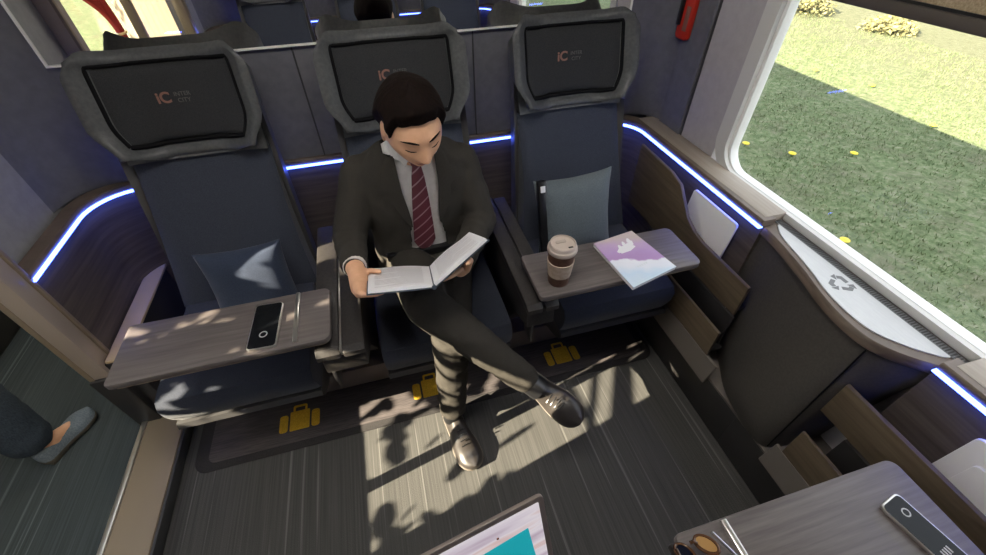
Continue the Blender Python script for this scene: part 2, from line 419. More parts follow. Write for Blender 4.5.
# shallow ledge box along the left wall with a beige cap
for half in ('back', 'front'):
    f = (lambda y: y) if half == 'back' else (lambda y: 2*YM-y)
    a, b = sorted((f(1.13), f(1.63)))
    o = struct(MB().box((-1.10, a, 0), (-.985, b, .385), .004).build('baseboard_left_' + half, 'dark_plastic'))
    MB().box((-1.04, a, .385), (-.975, b, .398), .004).build('cap', 'cap_beige', o)
# mirror
mi = struct(MB().box((-.921, YB-.0, 1.155), (1.003, YB+.0115, 2.2)).build('mirror', 'mirror', smooth=0), 'wide wall mirror above the seat row')
m_ = MB(); m_.box((-.927, YB-.004, 1.149), (1.009, YB+.0115, 1.155)); m_.box((-.927, YB-.004, 1.155), (-.921, YB+.0115, 2.2)); m_.box((1.003, YB-.004, 1.155), (1.009, YB+.0115, 2.2))
m_.build('mirror_edge', 'mirror_edge', mi, smooth=0)
# seams of the back wall panel
m_ = MB()
for x in (-.235, .385): m_.box((x-.0025, YB+.008, .757), (x+.0025, YB+.0125, 1.148))
struct(m_.build('trim_6', 'slot', smooth=0))

# right wall with window
WX = 1.2; WY0, WY1, WZ0, WZ1 = 2*YM-1.150, 1.150, .752, 1.80   # clear opening
m_ = MB()
def right_wall():
    hole = rrect(WY0, WZ0, WY1, WZ1, .085, 8)
    # ring between big rectangle and the hole, built as a strip
    n = len(hole); big = []
    Y0, Y1, Z0, Z1 = -22, 22, -1.0, 2.3
    cy, cz = (WY0+WY1)/2, (WZ0+WZ1)/2
    for (y, z) in hole:
        big.append((min(max(y, Y0), Y1), z))
    mb = MB()
    for x0, x1 in ((WX, WX+.040),):
        mb.box((x0, -22, -1.0), (x1, WY0-.05, 2.3)); mb.box((x0, WY1+.05, -1.0), (x1, 22, 2.3))
        mb.box((x0, WY0-.05, -1.0), (x1, WY1+.05, WZ0-.012)); mb.box((x0, WY0-.05, WZ1+.05), (x1, WY1+.05, 2.3))
    return mb
struct(right_wall().build('wall_right', 'wall_light', smooth=0))
w1 = struct(ring_prism(MB(), rrect(WY0-.055, WZ0-.018, WY1+.055, WZ1+.055, .12, 10), rrect(WY0, WZ0+.005, WY1, WZ1, .085, 10), WX-.006, WX+.012).build('window_1', 'white_frame', smooth=40), 'large rounded train window in a white frame')
ring_prism(MB(), rrect(WY0-.005, WZ0-.004, WY1+.005, WZ1+.005, .09, 10), rrect(WY0+.012, WZ0+.006, WY1-.012, WZ1-.012, .080, 10), WX+.012, WX+.045).build('window_reveal', 'white_reveal', w1, smooth=40)
MB().box((WX+.034, WY0, WZ0), (WX+.038, WY1, WZ1)).build('glass_pane', 'glass', w1, smooth=0)
# vertical pillar trim between back corner and window
for f, nm in ((lambda y: y, 'trim_7'), (lambda y: 2*YM-y, 'trim_8')):
    a, b = sorted((f(1.405), f(1.425)))
    o = struct(MB().box((WX-.012, a, .757), (WX, b, 2.25), .004).build(nm, 'wall_back'))
    a, b = sorted((f(1.397), f(1.405)))
    MB().box((WX-.004, a, .757), (WX, b, 2.25)).build('gap_strip', 'slot', o, smooth=0)
    a, b = sorted((f(1.425), f(YB-.1)))
    MB().box((WX-.010, a, .757), (WX, b, 2.25)).build('side_panel', 'wall_back', o, smooth=0)
# ledge under the window
for nm, a, b in (('trim_9', .815, YB-.05), ('trim_10', YF+.05, .235)):
    struct(MB().box((XR+.012, a, .70), (WX, b, .7585), .003).build(nm, 'ledge'), 'beige ledge between the wood rim and the window')
# roller blind
bl = thing('roller_blind', 'brown roller blind pulled partly down at the top of the window', 'blind', (WX+.03, YM, 1.31))
MB().box((WX+.006, WY0+.014, 1.300), (WX+.028, WY1-.014, 1.328), .006).build('bottom_bar', 'blind_bar', bl)
MB().box((WX+.016, WY0+.014, 1.328), (WX+.020, WY1-.014, WZ1-.01)).build('shade', 'blind', bl, smooth=0)
MB().box((WX+.012, WY0+.014, 1.328), (WX+.024, WY1-.014, 1.334)).build('hem', 'black', bl, smooth=0)
# emergency hammer in the corner
hm = thing('emergency_hammer', 'red emergency hammer on the wall strip left of the window', 'hammer', (1.16, 1.535, 1.16))
mt = frame_mtx((WX-.028, 1.535, 1.09), (0, 1, 0), (0, 0, 1))
MB().prism(rrect(-.036, 0, .036, .19, .016, 5), -.001, .018, 2, .004, mtx=frame_mtx((WX-.011, 1.535, 1.085), (0, -1, 0), (0, 0, 1))).build('holder', 'red', hm)
MB().box((WX-.042, 1.552, 1.13), (WX-.028, 1.566, 1.25), .003).build('handle', 'black', hm)
MB().capsule((WX-.036, 1.50, 1.24), (WX-.036, 1.57, 1.24), .012, .012).build('hammer_head', 'red', hm)
MB().box((WX-.0305, 1.512, 1.115), (WX-.0285, 1.535, 1.195), .0005).build('label_plate', 'logo_red', hm)

# ------------------------------------------------------------------ door
dj = struct(MB().box((-1.105, 1.115, .335), (-1.045, 1.18, 2.0), .006).build('door_1', 'bronze'), 'bronze sliding door frame beside the left seat')
MB().box((-1.05, 1.168, .335), (-1.037, 1.182, 2.0), .003).build('rim', 'beige_trim', dj)
MB().box((-1.112, 1.112, .335), (-1.095, 1.122, 2.0), .003).build('rim', 'beige_trim', dj)
MB().box((-1.115, 1.105, 0), (-1.03, 1.185, .335), .006).build('foot_cover', 'dark_plastic', dj)  # dark box standing in for the shade below the post
MB().box((-1.105, -.265, 0), (-1.045, -.20, 2.0), .006).build('jamb', 'gold', dj)
MB().box((-1.105, .462, .06), (-1.065, .497, 2.0), .005).build('stile', 'gold', dj)
MB().box((-1.105, -.2, 1.95), (-1.045, 1.115, 2.0), .005).build('head_rail', 'gold', dj)
MB().box((-1.09, -.2, .06), (-1.084, .462, 1.95)).build('glass_pane', 'glass', dj, smooth=0)
ks = struct(MB().box((-1.085, -.28, 0), (-.945, 1.118, .058), .006).build('door_2', 'beige_trim'), 'raised beige sill of the sliding door on the floor')
MB().box((-1.098, -.28, 0), (-1.078, 1.118, .064), .004).build('lip', 'silver', ks)
MB().box((-.950, -.28, 0), (-.936, 1.118, .052), .004).build('edge', 'slot', ks)

# corridor curtain tied back by the window
ct = thing('curtain', 'red curtain tied back at the corridor window, seen in the mirror', 'curtain', (-1.92, -1.1, 1.0))
def curt(u, v):
    z = 1.76-1.50*v
    w = .30*(1-sstep(.25, .74, v))+.045 + .13*sstep(.76, 1, v)
    yc = -.86-.40*sstep(.30, .74, v)
    return (-1.90+.016*math.sin(u*PI*9), yc+(u-.5)*w*2, z)
MB().slab(curt, lambda u, v: (curt(u, v)[0]-.006, *curt(u, v)[1:]), 54, 24).build('drape', mat('curtain_red', (.30, .022, .025), .8), ct)
MB().tube([(-1.90+.03*math.cos(a), -1.26+.055*math.sin(a), .65) for a in [2*PI*k/16 for k in range(17)]], .010, 8).build('tie_back', 'gold', ct)
# sheer added at the next corridor window to glow as a bright panel
def sheer():
    m = bpy.data.materials.new('sheer_cream'); m.use_nodes = True; t = m.node_tree; t.nodes.clear()
    o = t.nodes.new('ShaderNodeOutputMaterial'); a = t.nodes.new('ShaderNodeBsdfTranslucent'); d = t.nodes.new('ShaderNodeBsdfDiffuse'); x = t.nodes.new('ShaderNodeMixShader')
    a.inputs[0].default_value = (.80, .74, .66, 1); d.inputs[0].default_value = (.80, .76, .70, 1); x.inputs[0].default_value = .5
    t.links.new(a.outputs[0], x.inputs[1]); t.links.new(d.outputs[0], x.inputs[2]); t.links.new(x.outputs[0], o.inputs[0]); return m
sc_ = thing('curtain', 'pale cream sheer curtain in the corridor beside the red one, seen in the mirror', 'curtain', (-1.90, -2.2, 1.0))
MB().slab(lambda u, v: (-1.915+.010*math.sin(u*PI*22), -1.42-1.6*u, 1.76-1.52*v), lambda u, v: (-1.917+.010*math.sin(u*PI*22), -1.42-1.6*u, 1.76-1.52*v), 90, 4).build('drape', sheer(), sc_)
MB().tube([(-1.91, -.5, 1.775), (-1.91, -3.1, 1.775)], .010, 8).build('curtain_rod', 'gold', sc_)

# ------------------------------------------------------------------ right-hand base, steps and bin console
def side_base(half):
    f = (lambda y: y) if half == 'back' else (lambda y: 2*YM-y)
    def bx(mb, x0, y0, z0, x1, y1, z1, bev=.003):
        a, b = sorted((f(y0), f(y1))); return mb.box((x0, a, z0), (x1, b, z1), bev)
    o = struct(bx(MB(), .985, YM, 0, 1.2, 1.10, .19).build('baseboard_right_' + half, 'dark_plastic'))
    bx(MB(), .985, YM, .19, 1.2, 1.08, .20, .002).build('top_ledge', 'taupe', o)
    r = thing('side_rack', ('stepped brown wood magazine rack beside the right seat tray' if half == 'back'
              else 'stepped brown wood magazine rack in the lower right corner of the photo'), 'rack', (1.06, f(.9), .2))
    def pr(mb, poly, y0, y1, bev=.003):
        a, b = sorted((f(y0), f(y1))); return mb.prism(poly, a, b, 1, bev)
    def yz(mb, poly, x0, x1, bev=.003): return mb.prism([(f(y), z) for y, z in poly], x0, x1, 0, bev)
    eu, el = (.690, .655) if half == 'back' else (.592, .622)
    yz(MB(), [(1.42, .730), (1.20, .722), (1.13, .705), (1.085, .660), (1.045, .618), (.99, .592), (.93, .580), (eu, .580), (eu, .450), (1.42, .450)], 1.036, 1.050).build('upper_panel', 'step_wood', r)
    yz(MB(), [(1.22, .415), (el, .415), (el, .285), (1.22, .285)], .968, .980).build('lower_panel', 'step_wood', r)
    pr(MB(), [(.980, .29), (1.036, .29), (1.036, .305), (.980, .305)], .665, 1.22, .001).build('recess_floor', 'dark_plastic', r)  # recess floor and back coloured dark for the shade between the plates
    pr(MB(), [(1.028, .305), (1.036, .305), (1.036, .45), (1.028, .45)], .68, 1.22, .001).build('recess_panel', 'dark_plastic', r)
    pr(MB(), [(1.050, .45), (1.098, .45), (1.098, .465), (1.050, .465)], .70, 1.22, .001).build('pocket_floor', 'dark_plastic', r)
    pr(MB(), [(.948, .202), (.966, .292), (.976, .292), (.962, .202)], .60, 1.20).build('kick_panel', 'taupe', r)
side_base('back'); side_base('front')

bn = thing('bin_console', 'bulging grey brown bin console below the window with recycling lid', 'bin', (1.1, .5, .2))
def resample(pts, n):
    P_ = [Vector((p[0], p[1], 0)) for p in pts]; d = [0]
    for i in range(1, len(P_)): d.append(d[-1]+(P_[i]-P_[i-1]).length)
    out = []
    for k in range(n):
        t = d[-1]*k/(n-1); i = 0
        while i < len(d)-2 and d[i+1] < t: i += 1
        u = (t-d[i])/max(1e-9, d[i+1]-d[i]); 
        p0, p1, p2, p3 = P_[max(i-1, 0)], P_[i], P_[i+1], P_[min(i+2, len(P_)-1)]
        q = .5*((2*p1)+(p2-p0)*u+(2*p0-5*p1+4*p2-p3)*u*u+(3*p1-p0-3*p2+p3)*u**3)
        out.append((q.x, q.y))
    return out
top_o = resample([(1.112, .830), (1.106, .750), (1.075, .61), (1.045, .51), (1.030, .43), (1.034, .36), (1.060, .31), (1.100, .268), (1.118, .25)], 40)
bot_o = resample([(1.118, .770), (1.100, .735), (1.050, .65), (.998, .55), (.975, .45), (.970, .370), (1.000, .335), (1.060, .325), (1.118, .322)], 40)
mid_o = [(a[0]*.62+b[0]*.38, a[1]*.62+b[1]*.38) for a, b in zip(top_o, bot_o)]
lowm = [(a[0]*.15+b[0]*.85+.0, a[1]*.15+b[1]*.85) for a, b in zip(top_o, bot_o)]
def ringz(o, z, dx=0.): return [(x+dx, y, z) for x, y in o] + [(WX-.002, o[-1][1], z), (WX-.002, o[0][1], z)]
MB().loft([ringz(bot_o, .20, .01), ringz(bot_o, .215), ringz(lowm, .33), ringz(mid_o, .56, .004), ringz(top_o, .66, .010), ringz(top_o, .70, .012)]).build('body', 'console', bn, smooth=45)
MB().loft([ringz(top_o, .698, .006), ringz(top_o, .703), ringz(top_o, .724), ringz(top_o, .730, .006)]).build('rim', 'rim_wood', bn, smooth=45)
pl_o = resample([(1.160, .795), (1.130, .745), (1.096, .61), (1.068, .52), (1.056, .445), (1.062, .375), (1.100, .315), (1.145, .272), (1.160, .264)], 40)
mb = MB(); mb.loft([[(x, y, z) for x, y in pl_o]+[(1.1655, .264, z), (1.1655, .795, z)] for z in (.729, .7335)]); mb.build('lid', 'plate', bn, smooth=30)
gr = MB().box((1.166, .215, .729), (1.1895, .825, .7338)).build('grille', 'icon_grey', bn, smooth=0)
m_ = MB()
for k in range(86):
    y = .222+.007*k; m_.box((1.169, y, .7335), (1.1865, y+.0035, .7350))
m_.build('slots', 'slot', gr, smooth=0)
# recycling sign: three bent arrows
def recycle(mb, c, s, z0, z1):
    for k in range(3):
        a = math.radians(120*k+30); ca, sa = math.cos(a), math.sin(a)
        def T(p): return (c[0]+s*(p[0]*ca-p[1]*sa), c[1]+s*(p[0]*sa+p[1]*ca))
        # one arm of the triangle, with a fold and a head
        mb.prism([T(p) for p in [(-.62, -.30), (-.30, -.86), (.10, -.86), (.10, -.54), (-.12, -.54), (-.36, -.12)]], z0, z1)
        mb.prism([T(p) for p in [(.16, -1.02), (.52, -.70), (.16, -.38)]], z0, z1)
MB().tube([(top_o[31][0]-.001, top_o[31][1], .698), (mid_o[31][0]-.001, mid_o[31][1], .56), (lowm[31][0]-.001, lowm[31][1], .33), (bot_o[31][0]-.001, bot_o[31][1], .215)], .0022, 6).build('seam', 'matte_black', bn)
mb = MB(); recycle(mb, (1.126, .527), .036, .7335, .7342); mb.build('recycling_sign', 'icon_grey', bn, smooth=0)

# pocket booklets on the right-hand wall
def booklet(name, label, y0, y1, z0, z1, extra=None, xo=0.):
    t = thing(name, label, 'booklet', (1.085, (y0+y1)/2, z0))
    mb = MB(); poly = rrect(y0, z0, y1, z1, .012, 4)
    mb.prism(poly, 1.066+xo, 1.074+xo, 0, .001)
    for v in mb.bm.verts: v.co.x += (v.co.z-z0)*.08
    mb.build('cover', 'white', t)
    return t
booklet('magazine', 'white booklet standing in the wall pocket below the back window corner', .868, 1.105, .467, .695)

# ------------------------------------------------------------------ floor mats
def luggage_icon(cx, cy, s, mb, z):
    def R_(x0, y0, x1, y1, r): mb.prism([(cx+s*x, cy+s*y) for x, y in rrect(x0, y0, x1, y1, r, 4)], z, z+.0012)
    R_(-.50, -.50, .50, .62, .06)
    ring_prism(mb, [(cx+s*x, cy+s*y) for x, y in rrect(-.36, .56, .36, .98, .10, 4)], [(cx+s*x, cy+s*y) for x, y in rrect(-.25, .50, .25, .86, .05, 4)], z, z+.0012, 2)
    R_(-1.02, -.50, -.60, .50, .14); R_(.60, -.50, 1.02, .50, .14)
for half in ('back', 'front'):
    f = (lambda y: y) if half == 'back' else (lambda y: 2*YM-y)
    t = thing('floor_mat', 'dark floor mat with yellow suitcase signs under the ' + ('man and his seat row' if half == 'back' else 'near seat row'), 'mat', (.06, f(1.0), 0))
    a, b = sorted((f(.865), f(1.16))); MB().prism(rrect(-.90, a, .97, b, .05), 0, .004, bev=.001).build('border', 'mat_dark', t)
    a, b = sorted((f(.895), f(1.12))); MB().prism(rrect(-.855, a, .93, b, .03), .003, .0055, bev=.0005).build('panel', 'mat_panel', t)
    for x in (-.535, -.012, .575):
        mb = MB(); luggage_icon(x, f(.980), .074 if half == 'back' else -.074, mb, .0055)
        mb.build('suitcase_sign', 'yellow', t, smooth=0)

# ------------------------------------------------------------------ seats
SEAT_X = (-.588, .080, .722)
def sq(u, v, k=.42):
    """square [-1,1]^2 to rounded square"""
    return u*math.sqrt(max(0, 1-k*v*v)), v*math.sqrt(max(0, 1-k*u*u))
def make_seat(cx, label):
    s = thing('train_seat', label, 'seat', (cx, 1.2, 0), 'high backed seats with winged headrests')
    def g(mb, nm, m, par=None, sm=40): return mb.build(nm, m, par or s, smooth=sm)
    # seat cushion
    def prof_ring(x, k):
        return [(x, y, z) for y, z in [(1.30, .30), (1.30, .43), (1.22, .434-.006*k), (1.05, .440-.006*k), (.93, .442-.006*k), (.885, .430), (.868, .405), (.872, .365), (.885, .33), (.90, .30)]]
    rings = [prof_ring(cx+dx, 1 if abs(dx) > .2 else 0) for dx in (-.222, -.207, -.1, 0, .1, .207, .222)]
    for ri, sc in ((0, .02), (6, .02)):
        rings[ri] = [(x, y*(1-sc)+1.1*sc, z*(1-sc)+.38*sc) for x, y, z in rings[ri]]
    g(MB().loft(rings), 'seat_cushion', 'navy')
    # curved pan below the cushion
    rings = []
    for dx in (-.222, -.212, .212, .222):
        rings.append([(cx+dx, y, z) for y, z in [(1.36, .22), (1.36, .305), (.885, .305), (.878, .285), (.90, .255), (.96, .22), (1.05, .19), (1.2, .18)]])
    g(MB().loft(rings), 'seat_pan', 'pan_grey')
    g(MB().box((cx-.13, 1.206, .0), (cx+.13, 1.36, .20), .01), 'pedestal', 'dark_plastic')
    # backrest
    def bfront(u, v):
        a = (u-.5)*2; z = .42+.52*v; w = .235-.022*v - .012*math.sin(v*PI)
        y = 1.300+.220*v + .012*math.sin(v*PI*1.2)*-1
        y -= .028*abs(a)**4 - .004
        e = 1-abs(a)**12
        return (cx+a*w, y+(1-e)*.03, z)
    def bback(u, v):
        x, y, z = bfront(u, v); a = (u-.5)*2; return (x, 1.39+.190*v+.0*a, z)
    g(MB().slab(bfront, bback, 28, 24), 'backrest', 'navy')
    def sfront(u, v):
        a = (u-.5)*2; z = .28+.80*v; w = .250-.026*v; return (cx+a*w, 1.39+.190*v - .055*abs(a)**8, z)
    def sback(u, v):
        x, y, z = sfront(u, v); a = (u-.5)*2; return (x, 1.47+.15*v-.06*abs(a)**6, z)
    g(MB().slab(sfront, sback, 24, 16), 'back_shell', 'back_shell')
    # winged headrest: shell with rim, recessed pad, logo
    def hpos(a, b, lift):
        """a,b in [-1,1]; lift forward of the shell floor"""
        x = a; zz = b
        w = .240*(1-.10*sstep(.62, 1., b)**2)*(1-.20*sstep(-.05, -1., b)**1.3)
        zz = b*(1-.24*sstep(.40, 1., abs(a))**1.6) if b < 0 else b*(1+.13*sstep(.35, 1., abs(a))**1.5-.13*sstep(.80, 1., abs(a))**2)
        z = 1.045+zz*.150
        lean = .045*(zz)
        y = 1.566 + lean - .095*max(0, abs(x)-.35)**1.6/(.65**1.6) - lift
        return Vector((cx+x*w, y, z))
    def rimlift(a, b):
        r = max(abs(a), abs(b))
        return .022 + .016*sstep(.70, .82, r) - .022*sstep(.90, 1., r)**2
    def hback(a, b):
        p = hpos(a*.97, b*.985, 0); q = (1-abs(a)**14)*(1-max(0, -b)**6)
        p.y = max(p.y+.035, p.y+.035+(1.640-p.y-.035)*q); p.z -= .085*q*max(0, b)**2+.035*sstep(.35, 1., abs(a))*max(0, b); return p
    hs = MB().slab(lambda u, v: hpos(2*u-1, 2*v-1, rimlift(2*u-1, 2*v-1)),
                   lambda u, v: hback(2*u-1, 2*v-1), 48, 36)
    head = g(hs, 'headrest', 'head_shell', None, 60)
    def pad(u, v):
        a, b = (2*u-1), (2*v-1); r = max(abs(a), abs(b))
        return hpos(a*.76, b*.70+.06, .028+.016*(1-abs(a)**8)*(1-abs(b)**8))
    g(MB().slab(pad, lambda u, v: hpos((2*u-1)*.76, (2*v-1)*.70+.06, .022), 36, 28), 'head_cushion', 'head_pad', head, 60)
    # groove line
    pts = []
    for k in range(81):
        t = k/80*4; i = int(t) % 4; q = t-int(t)
        a, b = [(-1+2*q, -1), (1, -1+2*q), (1-2*q, 1), (-1, 1-2*q)][i]
        pts.append(hpos(a*.785, b*.73+.06, .031))
    g(MB().tube(pts, .0075, 6), 'groove', 'matte_black', head)
    mt = frame_mtx(hpos(-.05, .16, .0455), (1, 0, 0), (0, .17, 1))
    text('logo', 'iC', .043, 'logo_red', mt @ Matrix.Translation((-.022, 0, 0)), head, bold=.0012)
    text('logo', 'INTER', .017, 'logo_grey', mt @ Matrix.Translation((.032, .008, 0)), head)
    text('logo', 'CITY', .017, 'logo_grey', mt @ Matrix.Translation((.032, -.010, 0)), head)
    text('logo', 'INTERCITY', .010, 'logo_grey', mt @ Matrix.Translation((.03, -.030, 0)), head)
    # neck panel below the headrest
    def nf(u, v):
        a = (u-.5)*2; z = .895+.07*v; return (cx+a*(.208-.0*v), 1.488+.03*v-.012*abs(a)**4, z)
    g(MB().slab(nf, lambda u, v: (nf(u, v)[0], nf(u, v)[1]+.05, nf(u, v)[2]), 16, 4), 'neck_panel', 'head_shell')
    return s
seats = []
seat0 = make_seat(SEAT_X[0], 'empty left seat with small navy pillow, leftmost of the row')
def dup_seat(cx, label, rot=False):
    c = copy_tree(seat0); c['label'] = label; c.location = (cx, 1.2 if not rot else 2*YM-1.2, 0)
    if rot: c.rotation_euler = (0, 0, PI)
    return c
dup_seat(SEAT_X[1], 'middle seat occupied by the reading man in the suit')
dup_seat(SEAT_X[2], 'right seat with slate pillow beside the window')
dup_seat(SEAT_X[0], 'near row seat opposite the navy pillow, seen in the mirror', True)
dup_seat(SEAT_X[1], 'near row seat opposite the reading man, seen in the mirror', True)
dup_seat(SEAT_X[2], 'near row seat behind the lower right tray, seen in the mirror', True)

# bench rail that carries the seats
for half in ('back', 'front'):
    f = (lambda y: y) if half == 'back' else (lambda y: 2*YM-y)
    a, b = sorted((f(1.075), f(1.20)))
    tag(MB().box((-.93, a, .006), (.86, b, .12), .012).build('bench_rail', 'rail'), 'long bronze floor rail under the ' + ('seat row with the man' if half == 'back' else 'near seat row'), 'rail')

# armrests between seats
def armrest(x0, x1, label, half='back', navy=True):
    f = (lambda y: y) if half == 'back' else (lambda y: 2*YM-y)
    t = thing('armrest', label, 'armrest', ((x0+x1)/2, f(1.1), .2), 'armrest consoles between seats')
    def P_(poly): return [(f(y), z) for y, z in poly]
    body = [(.80, .50), (.80, .56), (.815, .585), (1.33, .593), (1.34, .58), (1.34, .25), (1.05, .25), (.92, .44)]
    MB().prism(P_(body), x0+.006, x1-.006, 0, .006).build('body', 'arm', t)
    xm = x0+(x1-x0)*.52
    top = [(.785, .575), (.785, .592), (.80, .606), (1.375, .616), (1.385, .606), (1.385, .592)]
    MB().prism(P_(top), x0, xm-.003, 0, .005).build('arm_pad', 'arm', t)
    MB().prism(P_(top), xm+.003, x1, 0, .005).build('arm_pad', 'arm', t)
    a, b = sorted((f(.79), f(1.40))); MB().box((xm-.003, a, .58), (xm+.003, b, .604), .001).build('seam_strip', 'silver' if half == 'back' and x0 < 0 else 'black', t)
    a, b = sorted((f(.798), f(.86))); MB().box((x0+.02, a, .42), (x0+.03, b, .50), .002).build('bracket', 'dark_plastic', t)
    return t
armrest(-.300, -.165, 'armrest between the left seat and the man')
armrest(.319, .424, 'armrest between the man and the seat with the coffee cup')
armrest(-.300, -.165, 'armrest left of the middle seat in the near row, mirrored', 'front')
armrest(.385, .420, 'armrest right of the middle seat in the near row, mirrored', 'front')

# tray tables
def tray(x0, x1, y0, y1, label, hinge, side, z=.65, rr=.022, low=None):
    t = thing('tray_table', label, 'tray', ((x0+x1)/2, (y0+y1)/2, z))
    MB().prism(rrect(x0, y0, x1, y1, [rr, rr*.6, rr*.6, rr]), z-.020, z, bev=.004).build('tabletop', 'tray_wood', t)
    MB().prism(rrect(x0+.004, y0+.004, x1-.004, y1-.004, rr), z-.026, z-.019, bev=.002).build('edge_band', 'beige_trim', t)
    if hinge is not None:
        MB().box((hinge-.006, y0+.012, z-.002), (hinge+.006, y1-.004, z+.006), .002).build('hinge_strip', 'silver', t)
    xs = x1-.03 if side > 0 else x0+.03
    MB().box((xs-.018, y0+.06, z-(.041 if low is None else .12)), (xs+.018, y1-.01, z-.026), .003).build('bracket', 'dark_plastic', t)
    return t
tray(-.790, -.245, .800, 1.005, 'fold out wood tray with black phone in front of the left seat', -.336, 1)
tray(.355, .905, .778, .975, 'wood tray with coffee cup and magazine in front of the right seat', None, -1)
tray(.380, .905, 2*YM-1.0, .134, 'wood tray in the lower right corner with phone and sunglasses', .484, -1)
tray(-.20, .245, -.10, .100, 'wood tray under the laptop at the bottom edge', None, -1)

# ------------------------------------------------------------------ pillows
def pillow(name, label, m, p, ex, ez, w, h, th):
    t = thing(name, label, 'pillow', p)
    mt = frame_mtx(p, ex, ez)
    def fr(sg):
        def q(u, v):
            a, b = 2*u-1, 2*v-1
            pin = 1-.10*(a*a*(1-b*b*0)+0) if False else 1
            x = a*w/2*(1-.07*(1-b*b)); y = b*h/2*(1-.09*(1-a*a))
            z = th/2*((1-a**4)*(1-b**4))**.6 + .003*noise.noise((a*2.1, b*2.1, 3.))
            return mt @ Vector((x, y, sg*z+.0015*sg))
        return q
    body = MB().slab(fr(1), fr(-1), 22, 22).build('cushion', m, t, smooth=60)
    return t, mt
nrm = Vector((0, -.94, .34))
pz = Vector((0, .34, .94))
t, mt = pillow('pillow', 'slate grey pillow with black strap on the right seat', 'pillow_grey', (.652, 1.205, .602), (1, .0, .03), (0.02, .26, .96), .31, .315, .085)
MB().box((-.148, -.14, .0), (-.112, .158, .030), .008, mtx=mt).build('strap', 'black', t)
MB().box((-.140, .118, .029), (-.122, .142, .034), .002, mtx=mt).build('tag', 'white', t)
t, mt = pillow('pillow', 'small navy pillow on the left seat', 'pillow_navy', (-.53, 1.215, .562), (1, -.0, .02), (.0, .26, .96), .27, .25, .08)

# ------------------------------------------------------------------ things on the trays
# coffee cup
c = (.4305, .832, .65)
cup = thing('coffee_cup', 'brown paper coffee cup with pale lid on the right tray', 'cup', c)
MB().lathe([(.0, .0), (.029, .0), (.031, .003), (.0395, .125), (.0405, .128), (.0, .128)], c).build('cup_body', noisy('cup_brown', (.12, .055, .035), (.17, .085, .055), (60, 60, 60), 2, .6), cup)
MB().lathe([(.0332, .036), (.0343, .036), (.0398, .090), (.0387, .090)], c).build('sleeve', noisy('cup_sleeve', (.44, .34, .26), (.54, .43, .34), (60, 60, 60), 2, .7), cup)
lid = MB().lathe([(.0, .124), (.042, .124), (.0435, .128), (.0425, .137), (.039, .140), (.0375, .150), (.035, .152), (.033, .147), (.0, .146)], c).build('lid', mat('lid_beige', (.52, .44, .38), .5), cup)
MB().box((c[0]+.008, c[1]-.024, .7965), (c[0]+.022, c[1]-.018, .7980), .001).build('sip_hole', 'black', lid)
MB().box((c[0]-.018, c[1]+.004, .7965), (c[0]+.012, c[1]+.014, .7985), .002).build('tab', mat('lid_tab', (.42, .36, .31), .5), lid)
# magazine on the right tray
A, B, Cc, D = Vector((.604, .951, .65)), Vector((.759, .978, .65)), Vector((.801, .775, .65)), Vector((.627, .730, .65))
ctr = (A+B+Cc+D)/4
mg = thing('magazine', 'thick magazine with purple and white cover on the right tray', 'magazine', ctr)
def quad(u, v, z):
    p = (A*(1-u)+B*u)*(1-v)+(D*(1-u)+Cc*u)*v; return Vector((p.x, p.y, .65+z))
def patch(mb, u0, v0, u1, v1, z0, z1): 
    mb.loft([[quad(u0, v0, z), quad(u1, v0, z), quad(u1, v1, z), quad(u0, v1, z)] for z in (z0, z1)])
mb = MB(); patch(mb, .005, .005, .995, .995, .0005, .012); mb.build('pages', 'white', mg, smooth=0)
def cover_mat():
    m = mat('magazine_cover', (.8, .8, .85), .35); L = m.node_tree.links; b = m.node_tree.nodes['Principled BSDF']
    tc = nd(m, 'ShaderNodeTexCoord'); mp = nd(m, 'ShaderNodeMapping'); mp.inputs['Rotation'].default_value = (0, 0, .18)
    sp = nd(m, 'ShaderNodeSeparateXYZ'); nz = nd(m, 'ShaderNodeTexNoise'); nz.inputs['Scale'].default_value = 22
    ad = nd(m, 'ShaderNodeMath', operation='MULTIPLY_ADD'); ad.inputs[1].default_value = .05
    mr = nd(m, 'ShaderNodeMapRange'); mr.inputs['From Min'].default_value = -.115; mr.inputs['From Max'].default_value = .115
    rp = nd(m, 'ShaderNodeValToRGB'); e = rp.color_ramp.elements
    e[0].position = 0; e[0].color = (.70, .80, .90, 1); e[1].position = 1; e[1].color = (.62, .52, .50, 1)
    for p_, c_ in ((.25, (.62, .76, .90)), (.38, (.80, .84, .92)), (.52, (.85, .86, .93)), (.55, (.48, .30, .56)), (.70, (.50, .33, .60)), (.86, (.58, .42, .62))):
        x = e.new(p_); x.color = (*c_, 1)
    L.new(tc.outputs['Object'], mp.inputs['Vector']); L.new(mp.outputs['Vector'], sp.inputs[0]); L.new(tc.outputs['Object'], nz.inputs['Vector'])
    L.new(nz.outputs['Fac'], ad.inputs[0]); L.new(sp.outputs['Y'], ad.inputs[2]); L.new(ad.outputs[0], mr.inputs['Value']); L.new(mr.outputs[0], rp.inputs['Fac'])
    L.new(rp.outputs['Color'], b.inputs['Base Color']); return m
mb = MB(); patch(mb, 0, 0, 1, 1, .012, .0135); mb.build('cover', cover_mat(), mg, smooth=0)
